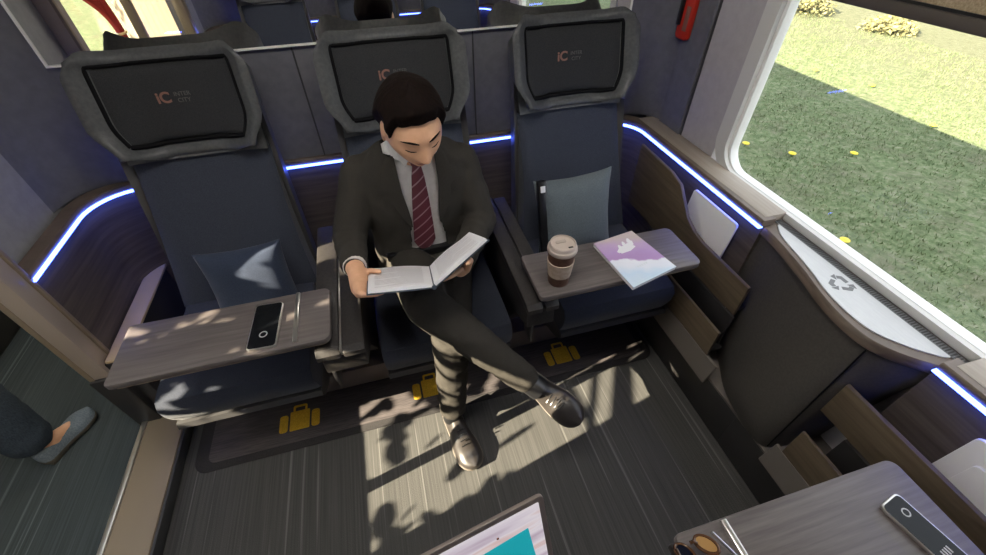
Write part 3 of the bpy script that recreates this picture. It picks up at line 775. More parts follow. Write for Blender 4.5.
# white flowing emblem on the purple part
mb = MB()
def blob(u0, v0, pts_):
    pass
for (ua, va, ub, vb, w) in ((.30, .34, .52, .26, .010), (.42, .33, .66, .24, .011), (.60, .32, .76, .20, .009), (.34, .36, .72, .33, .010), (.52, .24, .58, .16, .006), (.40, .27, .44, .20, .006), (.66, .22, .74, .13, .007)):
    mb.tube([quad(ua, va, .0137), quad((ua+ub)/2+.02, (va+vb)/2, .0137), quad(ub, vb, .0137)], [w*.5, w, w*.4], 8, flat=(1, .05))
mb.build('emblem', 'white', mg)
mb = MB()
for k in range(5): patch(mb, .38+.05*k, .70, .415+.05*k, .735, .0135, .0139)
mb.build('title', mat('title_pale', (.75, .80, .85), .4), mg, smooth=0)
# phones
def phone(name, label, p, ex, w, l, icons):
    t = thing(name, label, 'phone', p); ex = Vector(ex).normalized(); ey = Vector((0, 0, 1)).cross(ex)
    mt = frame_mtx(p, ex, ey)
    MB().prism(rrect(-w/2, -l/2, w/2, l/2, .010, 5), .0003, .0075, bev=.0015, mtx=mt).build('case', 'silver', t)
    MB().prism(rrect(-w/2+.003, -l/2+.003, w/2-.003, l/2-.003, .008, 5), .0070, .0082, mtx=mt).build('screen', 'phone_glass', t)
    mb = MB()
    for (x, y, r) in icons:
        n = 20; mtt = mt @ Matrix.Translation((x, y, 0))
        o_ = [(r*math.cos(2*PI*k/n), r*math.sin(2*PI*k/n)) for k in range(n)]; i_ = [(q[0]*.72, q[1]*.72) for q in o_]
        b2 = MB(); ring_prism(b2, o_, i_, .0082, .0086, 2)
        me = bpy.data.meshes.new('x'); b2.bm.to_mesh(me); b2.bm.free(); me.transform(mtt); mb.bm.from_mesh(me)
    mb.build('ring_icon', 'icon_white', t, smooth=0)
    return t, mt
phone('phone', 'black smartphone with silver rim beside the hinge strip of the left tray', (-.416, .892, .65), (1, -.05, 0), .076, .165, [(.0, -.035, .011)])
t, mt = phone('phone', 'black phone with ring icon on the lower right tray', (.833, -.014, .65), (1, .20, 0), .056, .175, [(.004, .058, .008), ])
m_ = MB()
for k in range(4): m_.box((-.012+.006*k, -.018, .0082), (-.009+.006*k, -.006, .0086), mtx=mt)
m_.build('bar_icon', 'icon_white', t, smooth=0)
# sunglasses on the corner of the lower right tray
sg = thing('sunglasses', 'brown sunglasses with tan lens on the corner of the lower right tray', 'sunglasses', (.45, .10, .65))
lensm = mat('lens_amber', (.45, .26, .10), .12); fr_m = mat('tortoise_frame', (.10, .045, .02), .25)
for cx_, cy_, ang in ((.417, .100, 14), (.372, .098, -6)):
    mt = Matrix.Translation((cx_, cy_, .676)) @ Matrix.Rotation(math.radians(ang), 4, 'Z') @ Matrix.Rotation(math.radians(-38), 4, 'X') @ Matrix.Rotation(0, 4, 'X')
    ov = [(.013*math.cos(2*PI*k/24), .022*math.sin(2*PI*k/24)) for k in range(24)]
    MB().prism(ov, -.001, .001, 2, mtx=mt).build('lens', lensm if cx_ > .4 else bpy.data.materials['phone_glass'], sg, smooth=0)
    MB().tube([mt @ Vector((x*1.08, y*1.08, 0)) for x, y in ov+ov[:1]], .0032, 8).build('lens_rim', fr_m, sg)
MB().tube([(.400, .106, .680), (.394, .110, .682), (.388, .110, .680)], .003, 8).build('bridge', fr_m, sg)
MB().tube([(.433, .112, .688), (.450, .085, .678), (.48, .03, .662), (.487, .01, .654)], .0028, 8).build('temple_arm', 'silver', sg)
MB().tube([(.357, .108, .686), (.362, .05, .672), (.375, -.02, .655)], .0028, 8).build('temple_arm', fr_m, sg)
# leaflets in the lower right pocket
for k, (y0, y1, z1, xo) in enumerate(((-.12, .112, .685, 0), (-.14, .075, .640, -.009))):
    booklet('leaflet', ('pale folded leaflet in the wall pocket at the right edge' if k == 0 else 'lower leaflet in front of the pale one at the right edge'), y0, y1, .467, z1, xo=xo)
# laptop at the bottom edge
lp = thing('laptop', 'open laptop with teal shape on a pink and white screen at the bottom edge', 'laptop', (.0, .08, .655))
P1 = Vector((.131, .208, .852)); e1 = Vector((-.986, -.165, 0)).normalized(); hN = Vector((e1.y, -e1.x, 0))
if hN.y > 0: hN = -hN
dn = (hN*math.cos(math.radians(68))+Vector((0, 0, -1))*math.sin(math.radians(68))).normalized()
LH = (P1.z-.668)/-dn.z; LW = .315
mt = frame_mtx(P1, -e1, -dn)      # local x right, y up; origin top right corner; z towards the viewer
if mt.to_3x3().col[2].y > 0: print('laptop flipped')
MB().prism(rrect(-LW, -LH, 0, 0, .010, 5), -.007, 0, bev=.0015, mtx=mt).build('lid', mat('laptop_lid_taupe', (.20, .165, .145), .4, .3), lp)
def screen_mat():
    m = mat('laptop_screen', (.02, .02, .02), .25); L = m.node_tree.links; b = m.node_tree.nodes['Principled BSDF']
    tc = nd(m, 'ShaderNodeTexCoord'); mp = nd(m, 'ShaderNodeMapping'); mp.inputs['Scale'].default_value = (3.2, 3, 34); mp.inputs['Rotation'].default_value = (0, -.18, 0)
    nz = nd(m, 'ShaderNodeTexNoise'); nz.inputs['Scale'].default_value = 1; nz.inputs['Detail'].default_value = 3
    rp = nd(m, 'ShaderNodeValToRGB'); e = rp.color_ramp.elements
    e[0].position = .32; e[0].color = (.42, .32, .40, 1); e[1].position = .72; e[1].color = (.72, .50, .25, 1)
    for p_, c_ in ((.42, (.60, .53, .60)), (.52, (.70, .64, .68)), (.60, (.62, .45, .44)), (.66, (.72, .66, .66))): x = e.new(p_); x.color = (*c_, 1)
    L.new(tc.outputs['Object'], mp.inputs['Vector']); L.new(mp.outputs['Vector'], nz.inputs['Vector']); L.new(nz.outputs['Fac'], rp.inputs['Fac'])
    L.new(rp.outputs['Color'], b.inputs['Emission Color']); b.inputs['Emission Strength'].default_value = .85; return m
scn = MB().prism(rrect(-LW+.010, -LH+.018, -.010, -.010, .002, 2), .0, .0008, mtx=mt).build('screen', screen_mat(), lp, smooth=0)
MB().prism([(-.035, -.052), (-.030, -.150), (-.20, -.150), (-.13, -.058)], .0008, .0014, mtx=mt).build('teal_shape', mat('screen_teal', (.0, .05, .06), .3, emit=(.01, .36, .42), estr=.8), scn, smooth=0)
MB().prism([(-.086+.0022*math.cos(k), -.040+.0022*math.sin(k)) for k in [2*PI*i/10 for i in range(10)]], .0008, .0014, mtx=mt).build('pointer_dot', 'lips', scn, smooth=0)
bl_ = P1+dn*LH
mtb = frame_mtx((bl_.x, bl_.y, .6515), -e1, Vector((0, 0, 1)).cross(-e1))
MB().prism(rrect(-LW, -.21, 0, .012, .010, 5), 0, .015, bev=.003, mtx=mtb).build('base', mat('laptop_base_taupe', (.22, .19, .17), .4, .3), lp)
m_ = MB()
for r in range(5):
    for c_ in range(13): m_.box((-LW+.018+.0216*c_, -.035-.0185*r-.008, .015), (-LW+.018+.0216*c_+.0175, -.035-.0185*r+.007, .0165), mtx=mtb)
m_.build('keyboard', 'black', lp, smooth=0)

# ------------------------------------------------------------------ people
def head_shape(mb, MT, s=1.):
    """adds a head (face towards local -Y, up +Z), MT places it; returns function world->local"""
    nu, nv = 56, 40; rings = []
    def pt(th, ph):
        nz_ = math.cos(th); nx = math.sin(th)*math.sin(ph); ny = -math.sin(th)*math.cos(ph)
        x, y, z = .074*nx, .094*ny, .112*nz_
        low = sstep(.0, -.9, nz_)
        x *= 1-.30*low
        if ny > 0: y *= 1-.42*low
        else: y *= 1-.06*low
        if nz_ > .3 and ny < 0: y *= 1-.05*sstep(.3, .9, nz_)
        # face
        fm = sstep(.2, .8, -ny/max(.15, math.sin(th)))
        g = lambda cx_, cz_, sx_, sz_: math.exp(-((abs(x)-cx_)/sx_)**2-((z-cz_)/sz_)**2)*fm
        y -= .005*g(.026, .030, .022, .008)             # brow
        y += .010*g(.032, .010, .014, .011)             # socket
        y -= .004*g(.032, .009, .010, .008)             # lid
        t = sstep(.022, -.028, z)*(1 if z > -.028 else math.exp(-((z+.028)/.007)**2))
        y -= .023*t*math.exp(-(x/(.010+.006*t))**2)*fm     # nose
        y -= .004*g(.012, -.028, .006, .006)             # nostril wings
        y -= .006*g(0, -.056, .022, .006) + .006*g(0, -.068, .018, .006); y += .004*g(0, -.062, .022, .0025)
        y -= .009*g(0, -.094, .020, .014)                # chin
        y -= .003*g(.042, -.014, .016, .016)             # cheek
        return Vector((x, y, z))*s
    for i in range(1, nv):
        rings.append([MT @ pt(PI*i/nv, 2*PI*k/nu) for k in range(nu)])
    mb.loft(rings)
    for sx in (-1, 1):     # ears
        rr = []
        em = MT @ Matrix.Translation(Vector((sx*.073, .012, -.004))*s) @ Matrix.Rotation(sx*math.radians(20), 4, 'Z') @ Matrix.Rotation(math.radians(-8), 4, 'X')
        mb.ell((0, 0, 0), (.006*s, .018*s, .031*s), None, 14, 10)
        for v in mb.bm.verts[-(14*9):]: v.co = em @ v.co
    return pt
def add_hair(name, MT, pt, s, parent, m='hair', line=None):
    """hair cap that covers the scalp above a hairline"""
    nu, nv = 200, 48
    mb = MB()
    def inside(th, ph):
        f = math.cos(ph)                    # 1 in front, -1 behind
        a = abs(math.atan2(math.sin(ph), math.cos(ph)))
        lim = .90 + .10*sstep(.30, .85, a) + .22*sstep(.85, 1.15, a) + .66*sstep(1.55, 2.2, a)
        if 1.02 < a < 1.32: lim += .20*math.exp(-((a-1.17)/.09)**2)   # sideburn
        return lim
    grid_ = []
    for i in range(nv+1):
        row = []
        for k in range(nu):
            ph = 2*PI*k/nu; lim = inside(0, ph); th = .02+ (lim-.02)*i/nv
            p = pt(th, ph); d = Vector((p.x, p.y*.85, p.z)).normalized()
            edge = 1-sstep(.80, 1., i/nv)
            tk = (.005+.016*edge*(1-.25*sstep(1.2, 2.4, th)))
            q_ = (math.cos(ph)*math.sin(th), math.sin(ph)*math.sin(th), math.cos(th)); tk += .002*edge*noise.noise((q_[0]*3+7, q_[1]*3, q_[2]*3)) + (.0010*edge)*noise.noise((q_[0]*16, q_[1]*5, q_[2]*5))
            front = sstep(.9, .2, abs(math.atan2(math.sin(ph), math.cos(ph))))*edge
            tk += .006*front
            row.append(MT @ (p+d*tk*s))
        grid_.append(row)
    inner = []
    for i in (nv,):
        inner.append([MT @ (pt(inside(0, 2*PI*k/nu), 2*PI*k/nu)*.97) for k in range(nu)])
    mb.loft(grid_+inner, cap=False)
    f0 = [v for v in mb.bm.verts[:nu]]; mb.bm.faces.new(f0)
    bmesh.ops.recalc_face_normals(mb.bm, faces=mb.bm.faces[:])
    return mb.build(name, m, parent, smooth=70)
def finger(mb, pts, r): mb.chain(pts, [r*(1-.12*i) for i in range(len(pts))])

# --- the reading man
man = thing('person', 'man in dark suit and burgundy tie reading with legs crossed', 'person', (.08, 1.1, 0))
HC = Vector((.077, 1.064, 1.088))
HM = Matrix.Translation(HC) @ Matrix.Rotation(math.radians(10), 4, 'Z') @ Matrix.Rotation(math.radians(-3), 4, 'Y') @ Matrix.Rotation(math.radians(22), 4, 'X')
HS = 1.0
RSH, LSH = Vector((-.088, 1.235, .880)), Vector((.224, 1.235, .874))
REL, LEL = Vector((-.168, 1.17, .705)), Vector((.270, 1.155, .690))
RWR, LWR = Vector((-.150, .955, .745)), Vector((.150, .935, .700))
RHP, LHP = Vector((0, 1.20, .535)), Vector((.15, 1.20, .53))
RKN, RAN, RTO = Vector((.028, .868, .625)), Vector((.300, .668, .385)), Vector((.405, .520, .345))
LKN, LAN, LTO = Vector((.085, .835, .500)), Vector((.050, .800, .100)), Vector((.080, .640, .030))
RD = (RTO-RAN).normalized(); shn = (RAN-RKN).normalized(); upv = (-shn - RD*(-shn).dot(RD)).normalized()
RHL = RAN-RD*.062-upv*.075                                   # heel of the right shoe, on its sole
RFB, RFT = RHL+RD*.085+upv*.032, RHL+RD*.17+upv*.022
LD = Vector((LTO.x-LAN.x, LTO.y-LAN.y, 0)).normalized()
LHL = Vector((LAN.x, LAN.y, .012))-LD*.055
LFB, LFT = LHL+LD*.085+Vector((0, 0, .032)), LHL+LD*.17+Vector((0, 0, .022))
# book geometry (used by hands)
N0, F0 = Vector((.050, .748, .815)), Vector((.061, .968, .683))
N1, F1 = Vector((.196, .767, .918)), Vector((.193, .955, .800))
NL, FL = Vector((-.114, .771, .815)), Vector((-.124, 1.005, .690))
bpn = (NL-FL).cross(F0-FL).normalized()
if bpn.z < 0: bpn = -bpn
body = MB()
head_pt = head_shape(body, HM, HS)
body.chain([HM @ Vector((0, .025, -.06)), (.075, 1.185, .985), (.075, 1.225, .90)], [.050, .052, .07])
TC = [(.50, 1.22, .150, .105), (.62, 1.235, .140, .095), (.75, 1.235, .150, .100), (.86, 1.24, .165, .100), (.92, 1.235, .150, .085), (.965, 1.22, .08, .06)]
def torso(grow, zs=TC, cx=.072, n=32):
    out = []
    for z, cy, a, b in zs:
        ring = []
        for k in range(n):
            t = 2*PI*k/n; c_, s_ = math.cos(t), math.sin(t)
            ex = 2/2.4
            ring.append((cx+(a+grow)*math.copysign(abs(c_)**ex, c_), cy+(b+grow)*math.copysign(abs(s_)**ex, s_), z))
        out.append(ring)
    return out
body.loft(torso(-.004))
body.chain([RSH, REL, RWR], [.045, .036, .027]); body.chain([LSH, LEL, LWR], [.045, .036, .027])
body.chain([RHP, RKN, RAN], [.072, .050, .034]); body.chain([LHP, LKN, LAN], [.072, .050, .034])
body.chain([RAN, RFB, RFT], [.030, .016, .010]); body.chain([LAN, LFB, LFT], [.030, .016, .010])
# right hand: wraps the outer edge of the left page
def E(t): return FL+(NL-FL)*t
pin = (F0-FL).normalized()
pa, pb = RWR+Vector((.004, -.015, -.004)), E(.52)-pin*.020-bpn*.020
body.chain([RWR, pa, pb], [.026, .027, .026]); body.chain([pa, E(.34)-pin*.020-bpn*.016], [.024, .018]); body.chain([pa, E(.66)-pin*.020-bpn*.022], [.022, .017])
for t_, ln in ((.36, .046), (.48, .056), (.60, .054), (.71, .042)):
    finger(body, [E(t_)-pin*.022-bpn*.017, E(t_+.02)-pin*.024-bpn*.010 if False else E(t_+.02)-pin*.014-bpn*.024, E(t_+.03)+pin*ln*.5-bpn*.024, E(t_+.03)+pin*ln-bpn*.018], .0098)
finger(body, [pa+Vector((0, 0, .006)), E(.28)-pin*.016+bpn*.008, E(.33)+pin*.012+bpn*.016, E(.37)+pin*.036+bpn*.015], .0112)
# left hand under the right page
rin = (F1-F0).normalized(); rpn = (N1-N0).cross(F0-N0).normalized()
if rpn.z > 0: rpn = -rpn          # points down, below the cover
def Q(u, v): return (F0*(1-v)+N0*v)*(1-u)+(F1*(1-v)+N1*v)*u
pc = Q(.42, .52)+rpn*.036
body.chain([LWR, pc+Vector((.01, .02, -.006)), pc], [.026, .026, .024])
for v0, v1, u1 in ((.40, .30, .12), (.50, .48, .06), (.60, .64, .05), (.70, .80, .12)):
    finger(body, [Q(.42, v0)+rpn*.030, Q(.30, (v0+v1)/2)+rpn*.024, Q((.30+u1)/2, v1)+rpn*.017, Q(u1, v1)+rpn*.014], .0095)
finger(body, [pc+Vector((.015, -.01, 0)), Q(.62, .72)+rpn*.026, Q(.60, .88)+rpn*.016, Q(.56, .98)+rpn*.013], .011)
HMi = HM.inverted()
def skin_mi(c, n):
    l = HMi @ c
    return 1 if abs(l.x) < .021-.25*abs(l.z+.062) and -.0735 < l.z < -.051 and l.y < -.075 else 0
bobj = remesh(body, 'body', ['skin', 'lips'], man, .0042, 4, skin_mi)
add_hair('hair', HM, head_pt, HS, man)
off_ = wloc(man)
bh = BVHTree.FromPolygons([HMi @ (v.co+off_) for v in bobj.data.vertices], [tuple(p.vertices) for p in bobj.data.polygons])
def face_pt(x, z, lift=.0008):
    h = bh.ray_cast(Vector((x, -.2, z)), Vector((0, 1, 0)), .3)
    return HM @ Vector((x, (h[0].y if h[0] else -.09)-lift, z))
for sx in (-1, 1):
    MB().tube([face_pt(sx*(.013+.0095*k), .029+.0045*math.sin(k*.8)-.0004*k) for k in range(5)], [.0012, .0026, .0028, .0022, .0008], 8).build('eyebrow', 'hair', man)
    MB().tube([face_pt(sx*(.020+.006*k), .004-.003*math.sin(PI*k/4), .0002) for k in range(5)], [.0006, .0013, .0015, .0013, .0006], 6).build('eyelash', 'hair', man)

# trousers
tr = MB()
tr.chain([RHP, RKN], [.092, .066]); tr.chain([RKN, RKN+(RAN-RKN)*.35, RKN+(RAN-RKN)*.93], [.066, .060, .047])
tr.chain([LHP, LKN], [.092, .066]); tr.chain([LKN, LKN+(LAN-LKN)*.35, LKN+(LAN-LKN)*.92], [.066, .058, .050])
tr.loft(torso(.010, [(.46, 1.22, .150, .095), (.52, 1.22, .158, .105), (.60, 1.23, .146, .096), (.63, 1.235, .142, .094)]))
def tw(me):
    for v in me.vertices:
        p = v.co; v.co = p + v.normal*(.0035*noise.noise((p.x*18, p.y*18, p.z*30))+.002*noise.noise((p.x*45, p.y*45, p.z*45)))
remesh(tr, 'trousers', 'suit', man, .007, 5, post=tw)
# shirt
sh = MB(); sh.loft(torso(.004, TC+[(.985, 1.205, .060, .052)]))
shirt = remesh(sh, 'shirt', 'shirt', man, .007, 6)
# collar
mb = MB()
col_c = Vector((.080, 1.165, .985))
def colr(u, v):
    a = math.radians(-90+18+324*u); r = .062+.006*v
    return Vector((col_c.x+r*1.05*math.cos(a), col_c.y+.02+r*.95*math.sin(a)+.0*v, col_c.z-.020+.040*(1-v)+.012*math.sin(a)+.006))
mb.slab(colr, lambda u, v: colr(u, v)+Vector((.004*math.cos(math.radians(-72+324*u)), .004*math.sin(math.radians(-72+324*u)), 0)), 32, 4)
for sx in (-1, 1):
    q0 = Vector((col_c.x+sx*.012, 1.118, .985)); 
    mb.prism([(0, 0), (sx*.040, .014), (sx*.040, -.012), (sx*.020, -.038)], -.002, .003, 2, mtx=frame_mtx(q0, (1, sx*.35, 0), (0, .42, .9)))
mb.build('collar', 'shirt', shirt)
# jacket: torso and sleeves as one surface, opened at the front
jk = MB(); JT = [(.47, 1.215, .172, .112), (.55, 1.225, .164, .110), (.65, 1.24, .160, .104), (.76, 1.24, .168, .108), (.86, 1.245, .182, .106), (.915, 1.24, .165, .090), (.95, 1.23, .115, .070), (.975, 1.215, .075, .056)]
jk.loft(torso(.014, JT))
jk.chain([RSH, REL, REL+(RWR-REL)*.86], [.064, .056, .041]); jk.chain([LSH, LEL, LEL+(LWR-LEL)*.86], [.064, .056, .041])
jk.chain([(.02, 1.24, .915), RSH], [.050, .060]); jk.chain([(.13, 1.24, .912), LSH], [.050, .060])
def gap(z): return .060-.014*math.exp(-((z-.76)/.08)**2)+.030*sstep(.63, .52, z)
JCX = lambda z: .078-.006*(z-.9)/.3
def opened(me):
    bm = bmesh.new(); bm.from_mesh(me)
    dl = [f for f in bm.faces if (abs(f.calc_center_median().x-JCX(f.calc_center_median().z)) < gap(f.calc_center_median().z) and f.calc_center_median().y < 1.225 and f.normal.y < .5 and f.calc_center_median().z > .50) or (f.calc_center_median().z > .972 and abs(f.calc_center_median().x-.075) < .085) or f.calc_center_median().z < .48]
    bmesh.ops.delete(bm, geom=dl, context='FACES')
    for it in range(4):
        bmesh.ops.smooth_vert(bm, verts=[v for v in bm.verts if v.is_boundary], factor=.5, use_axis_x=True, use_axis_y=True, use_axis_z=True)
    bm.normal_update()
    for v in bm.verts:
        p = v.co; v.co = p+v.normal*(.004*noise.noise((p.x*16, p.y*16, p.z*26))+.002*noise.noise((p.x*40, p.y*40, p.z*40)))
    r = bmesh.ops.solidify(bm, geom=bm.faces[:], thickness=.004)
    for f in bm.faces: f.smooth = True
    bm.to_mesh(me); bm.free()
jacket = remesh(jk, 'jacket', 'suit', man, .0065, 6, post=opened)
dg = bpy.context.evaluated_depsgraph_get(); dg.update()
def bvh_of(o):
    off = wloc(o)
    return BVHTree.FromPolygons([v.co+off for v in o.data.vertices], [tuple(p.vertices) for p in o.data.polygons])
bj, bs = bvh_of(jacket), bvh_of(shirt)
def front_y(b, x, z, dflt):
    h = b.ray_cast(Vector((x, .6, z)), Vector((0, 1, 0)), 1.2)
    return h[0].y if h[0] else dflt
# lapels
for sx in (-1, 1):
    zs = [.968, .95, .92, .89, .872, .862, .835, .80, .765, .74]
    wd = [.022, .034, .044, .054, .058, .040, .042, .034, .022, .006]
    rings = []
    for z, w in zip(zs, wd):
        g0 = JCX(z)+sx*(gap(z)-.002); pts = []
        for k in range(5):
            x = g0+sx*w*k/4; xs = JCX(z)+sx*max(gap(z)+.010, abs(x-JCX(z)))
            pts.append(Vector((x, front_y(bj, xs, z, 1.13)-.004-.004*(1-k/4), z)))
        rings.append(pts+[q+Vector((0, -.004, 0)) for q in reversed(pts)])
    MB().loft(rings).build('lapel', 'suit', jacket, smooth=50)
# tie
rings = []
for z, w in ((.958, .016), (.948, .020), (.930, .013), (.90, .019), (.83, .026), (.74, .032), (.665, .036), (.640, .024), (.618, .002)):
    x0 = .080-.012*(.95-z)/.3+.0; pts = []
    yy = min(front_y(bs, x0, z, 1.13), front_y(bs, x0+.02, z, 1.13), front_y(bs, x0-.02, z, 1.13))
    for k in range(5): pts.append(Vector((x0+w*(k/2-1), yy-.006-.004*(1-(k/2-1)**2)-(.010 if z > .94 else 0), z)))
    rings.append(pts+[q+Vector((0, .005, 0)) for q in reversed(pts)])
MB().loft(rings).build('tie', 'tie', man, smooth=50)
# cuffs
for w_, e_ in ((RWR, REL), (LWR, LEL)):
    d = (w_-e_).normalized(); a = w_-d*.050; b = w_-d*.006
    n = 20; MB().tube([a, b], [.034, .0335], 20).build('shirt_cuff', 'shirt', man)
MB().box((-.065, 1.118, .605), (.215, 1.14, .632), .004).build('belt', 'black', man)
# shoes
def shoe(name, heel, toe, up, m1, m2, parent, L=.27, W=.044, label=None, ankle=None, low=False):
    heel, toe = Vector(heel), Vector(toe); d = (toe-heel).normalized(); up = Vector(up); sd = d.cross(up).normalized(); up = sd.cross(d)
    mt = Matrix(((d.x, sd.x, up.x, heel.x), (d.y, sd.y, up.y, heel.y), (d.z, sd.z, up.z, heel.z), (0, 0, 0, 1)))
    def half(t):
        return W*(.74+.10*math.sin(t*PI*.9)+.26*sstep(.35, .70, t))*math.sqrt(max(0, 1-max(0, (t-.80)/.21)**2))*math.sqrt(max(.0, 1-max(0, (.10-t)/.11)**2))
    top = lambda t: .046-.014*sstep(.75, 1., t)+(.050 if not low else .026)*(1-sstep(.20, .62, t))-.012*sstep(.12, 0., t)
    rings = []
    for k in range(25):
        t = k/24; w = max(.004, half(t)); h = top(t); ring = []
        for q in range(18):
            a = 2*PI*q/18; c_, s_ = math.cos(a), math.sin(a)
            yy = w*math.copysign(abs(c_)**.8, c_); zz = .012+(h-.012)*max(0, s_)**.9 if s_ > 0 else .012
            if s_ > 0: yy *= 1-.25*max(0, s_)**2
            ring.append(mt @ Vector((L*t, yy, zz)))
        rings.append(ring)
    o = MB().loft(rings).build(name, m1, parent, smooth=60)
    pl = []
    ts = [k/30 for k in range(31)]
    for t in ts: pl.append((L*t, max(.004, half(t))*1.05))
    for t in reversed(ts): pl.append((L*t, -max(.004, half(t))*1.05))
    MB().prism(pl, 0, .014, 2, .003, mtx=mt).build('sole', m2, o)
    MB().box((0.004, -W*.72, -.012), (.07, W*.72, .002), .004, mtx=mt).build('heel', m2, o)
    return o, mt
so, smt = shoe('shoe', Vector((LAN.x, LAN.y, .012))-LD*.055, Vector((LTO.x, LTO.y, .012)), (0, 0, 1), 'leather', 'sole', man, .255)
m_ = MB()
for k in range(4): m_.tube([smt @ Vector((.135+.014*k, y, .087-.0125*k-abs(y)*.30)) for y in (-.016, 0, .016)], .0022, 6)
m_.build('laces', 'black', so)
so2, smt2 = shoe('shoe', RHL, RTO-upv*.075, upv, 'leather', 'sole', man, .255)
m_ = MB()
for k in range(4): m_.tube([smt2 @ Vector((.135+.014*k, y, .087-.0125*k-abs(y)*.30)) for y in (-.016, 0, .016)], .0022, 6)
m_.build('laces', 'black', so2)
for a_, k_ in ((LAN, LKN), (RAN, RKN)):
    d = (k_-a_).normalized(); MB().tube([a_-d*.035, a_+d*.085], [.037, .040], 16).build('sock', 'black', man)

# --- the open book in his hands
bk = thing('book', 'open book with dark blue cover held by the seated man', 'book', (F0+N0)/2)
def leaf(c0, c1, c2, c3, nrm_, t0, t1, bow=0.):
    """slab on quad c0(spine far) c1(outer far) c2(outer near) c3(spine near)"""
    def fn(tt):
        return lambda u, v: (c0*(1-u)+c1*u)*(1-v)+(c3*(1-u)+c2*u)*v + nrm_*(tt+bow*math.sin(PI*min(1, u*1.3))*(1 if tt == t1 else 0))
    return MB().slab(fn(t1), fn(t0), 14, 6)
rup = -rpn
leaf(F0, FL, NL, N0, bpn, -.006, -.003).build('cover', mat('book_cover_blue', (.045, .06, .085), .5), bk)
leaf(F0, F1, N1, N0, rup, -.006, -.003).build('cover', bpy.data.materials['book_cover_blue'], bk)
ins = .006
def insq(c0, c1, c2, c3): 
    c = (c0+c1+c2+c3)/4; return [q+(c-q).normalized()*ins for q in (c0, c1, c2, c3)]
pgl = leaf(*insq(F0, FL, NL, N0), bpn, -.003, .004, .004).build('pages', 'white', bk)
pgr = leaf(*insq(F0, F1, N1, N0), rup, -.003, .004, .004).build('pages', 'white', bk)
MB().tube([F0-bpn*.003, N0-bpn*.003], .006, 10).build('spine', bpy.data.materials['book_cover_blue'], bk)
inkm = mat('print_grey', (.50, .47, .49), .7)
def lines(c0, c1, c2, c3, nn, par, rows):
    mb = MB(); rnd = random.Random(4)
    def qq(u, v, h): return (c0*(1-u)+c1*u)*(1-v)+(c3*(1-u)+c2*u)*v+nn*(h+.004*math.sin(PI*min(1, u*1.3)))
    for r in range(rows):
        v = .12+.76*r/(rows-1); u1 = .88 if r % 5 != 4 else .45+rnd.random()*.3
        for k in range(6):
            ua, ub = .14+(u1-.14)*k/6, .14+(u1-.14)*(k+1)/6
            mb.add([qq(ua, v, .0046), qq(ub, v, .0046), qq(ub, v+.010, .0046), qq(ua, v+.010, .0046)], [(0, 1, 2, 3)])
    o = mb.build('print', inkm, par, smooth=0); o['kind'] = 'stuff'; return o
lines(F0, FL, NL, N0, bpn, pgl, 16); lines(F0, F1, N1, N0, rup, pgr, 16)

# --- the person walking in the corridor
wk = thing('person', 'person in dark jeans and blue grey slip-on shoes standing in the corridor', 'person', (-1.45, 1.1, 0))
fx, fy = -1.42, 1.085
H2 = Matrix.Translation((-1.60, 1.12, 1.52)) @ Matrix.Rotation(math.radians(178), 4, 'Z')
b2 = MB(); hp2 = head_shape(b2, H2, 1.0)
b2.chain([(-1.60, 1.11, 1.46), (-1.60, 1.10, 1.34)], [.045, .05])
def body_rings(cx_, cy_, zs): return [[(cx_+a*math.cos(2*PI*k/24), cy_+b*math.sin(2*PI*k/24), z) for k in range(24)] for z, a, b in zs]
b2.loft(body_rings(-1.60, 1.08, [(.80, .15, .10), (.92, .145, .10), (1.05, .125, .09), (1.2, .15, .10), (1.32, .16, .085), (1.37, .08, .06)]))
HIP1, KN1, AN1 = (-1.530, 1.13, .82), (-1.485, 1.17, .46), (-1.420, 1.105, .09)
HIP2, KN2, AN2 = (-1.68, 1.08, .82), (-1.72, 1.05, .46), (-1.74, .90, .09)
b2.chain([HIP1, KN1, AN1], [.075, .05, .034]); b2.chain([HIP2, KN2, AN2], [.075, .05, .034])
b2.chain([AN1, (-1.405, 1.125, .05), (-1.37, 1.20, .035)], [.032, .032, .018]); b2.chain([AN2, (-1.745, .92, .05), (-1.76, 1.0, .035)], [.032, .032, .018])
SH1, EL1, WR1 = (-1.44, 1.09, 1.30), (-1.40, 1.05, 1.04), (-1.40, 1.16, .84)
SH2, EL2, WR2 = (-1.76, 1.09, 1.30), (-1.80, 1.05, 1.04), (-1.80, 1.16, .84)
for S_, E_, W_ in ((SH1, EL1, WR1), (SH2, EL2, WR2)):
    b2.chain([S_, E_, W_], [.042, .034, .026])
    w = Vector(W_); b2.chain([w, w+Vector((0, .025, -.06))], [.026, .028])
    for k in range(4):
        x = -.024+.016*k; finger(b2, [w+Vector((x*.9, .03, -.07)), w+Vector((x, .045, -.105)), w+Vector((x, .044, -.135+.006*abs(k-1.5)))], .0085)
    finger(b2, [w+Vector((.0, .04, -.03)), w+Vector((.012, .065, -.06)), w+Vector((.012, .07, -.085))], .0095)
remesh(b2, 'body', 'skin', wk, .007, 4)
add_hair('hair', H2, hp2, 1.0, wk)
t2 = MB(); t2.chain([HIP1, KN1, (-1.430, 1.105, .13)], [.092, .084, .070]); t2.chain([HIP2, KN2, (-1.738, .915, .14)], [.090, .078, .066])
t2.loft(body_rings(-1.60, 1.08, [(.76, .155, .11), (.84, .16, .115), (.95, .148, .108)]))
remesh(t2, 'jeans', 'jeans', wk, .009, 4, post=tw)
j2 = MB(); j2.loft(body_rings(-1.60, 1.08, [(.88, .168, .122), (1.0, .155, .115), (1.2, .168, .115), (1.33, .165, .095), (1.38, .085, .07)]))
j2.chain([SH1, EL1, WR1], [.060, .050, .038]); j2.chain([SH2, EL2, WR2], [.060, .050, .038])
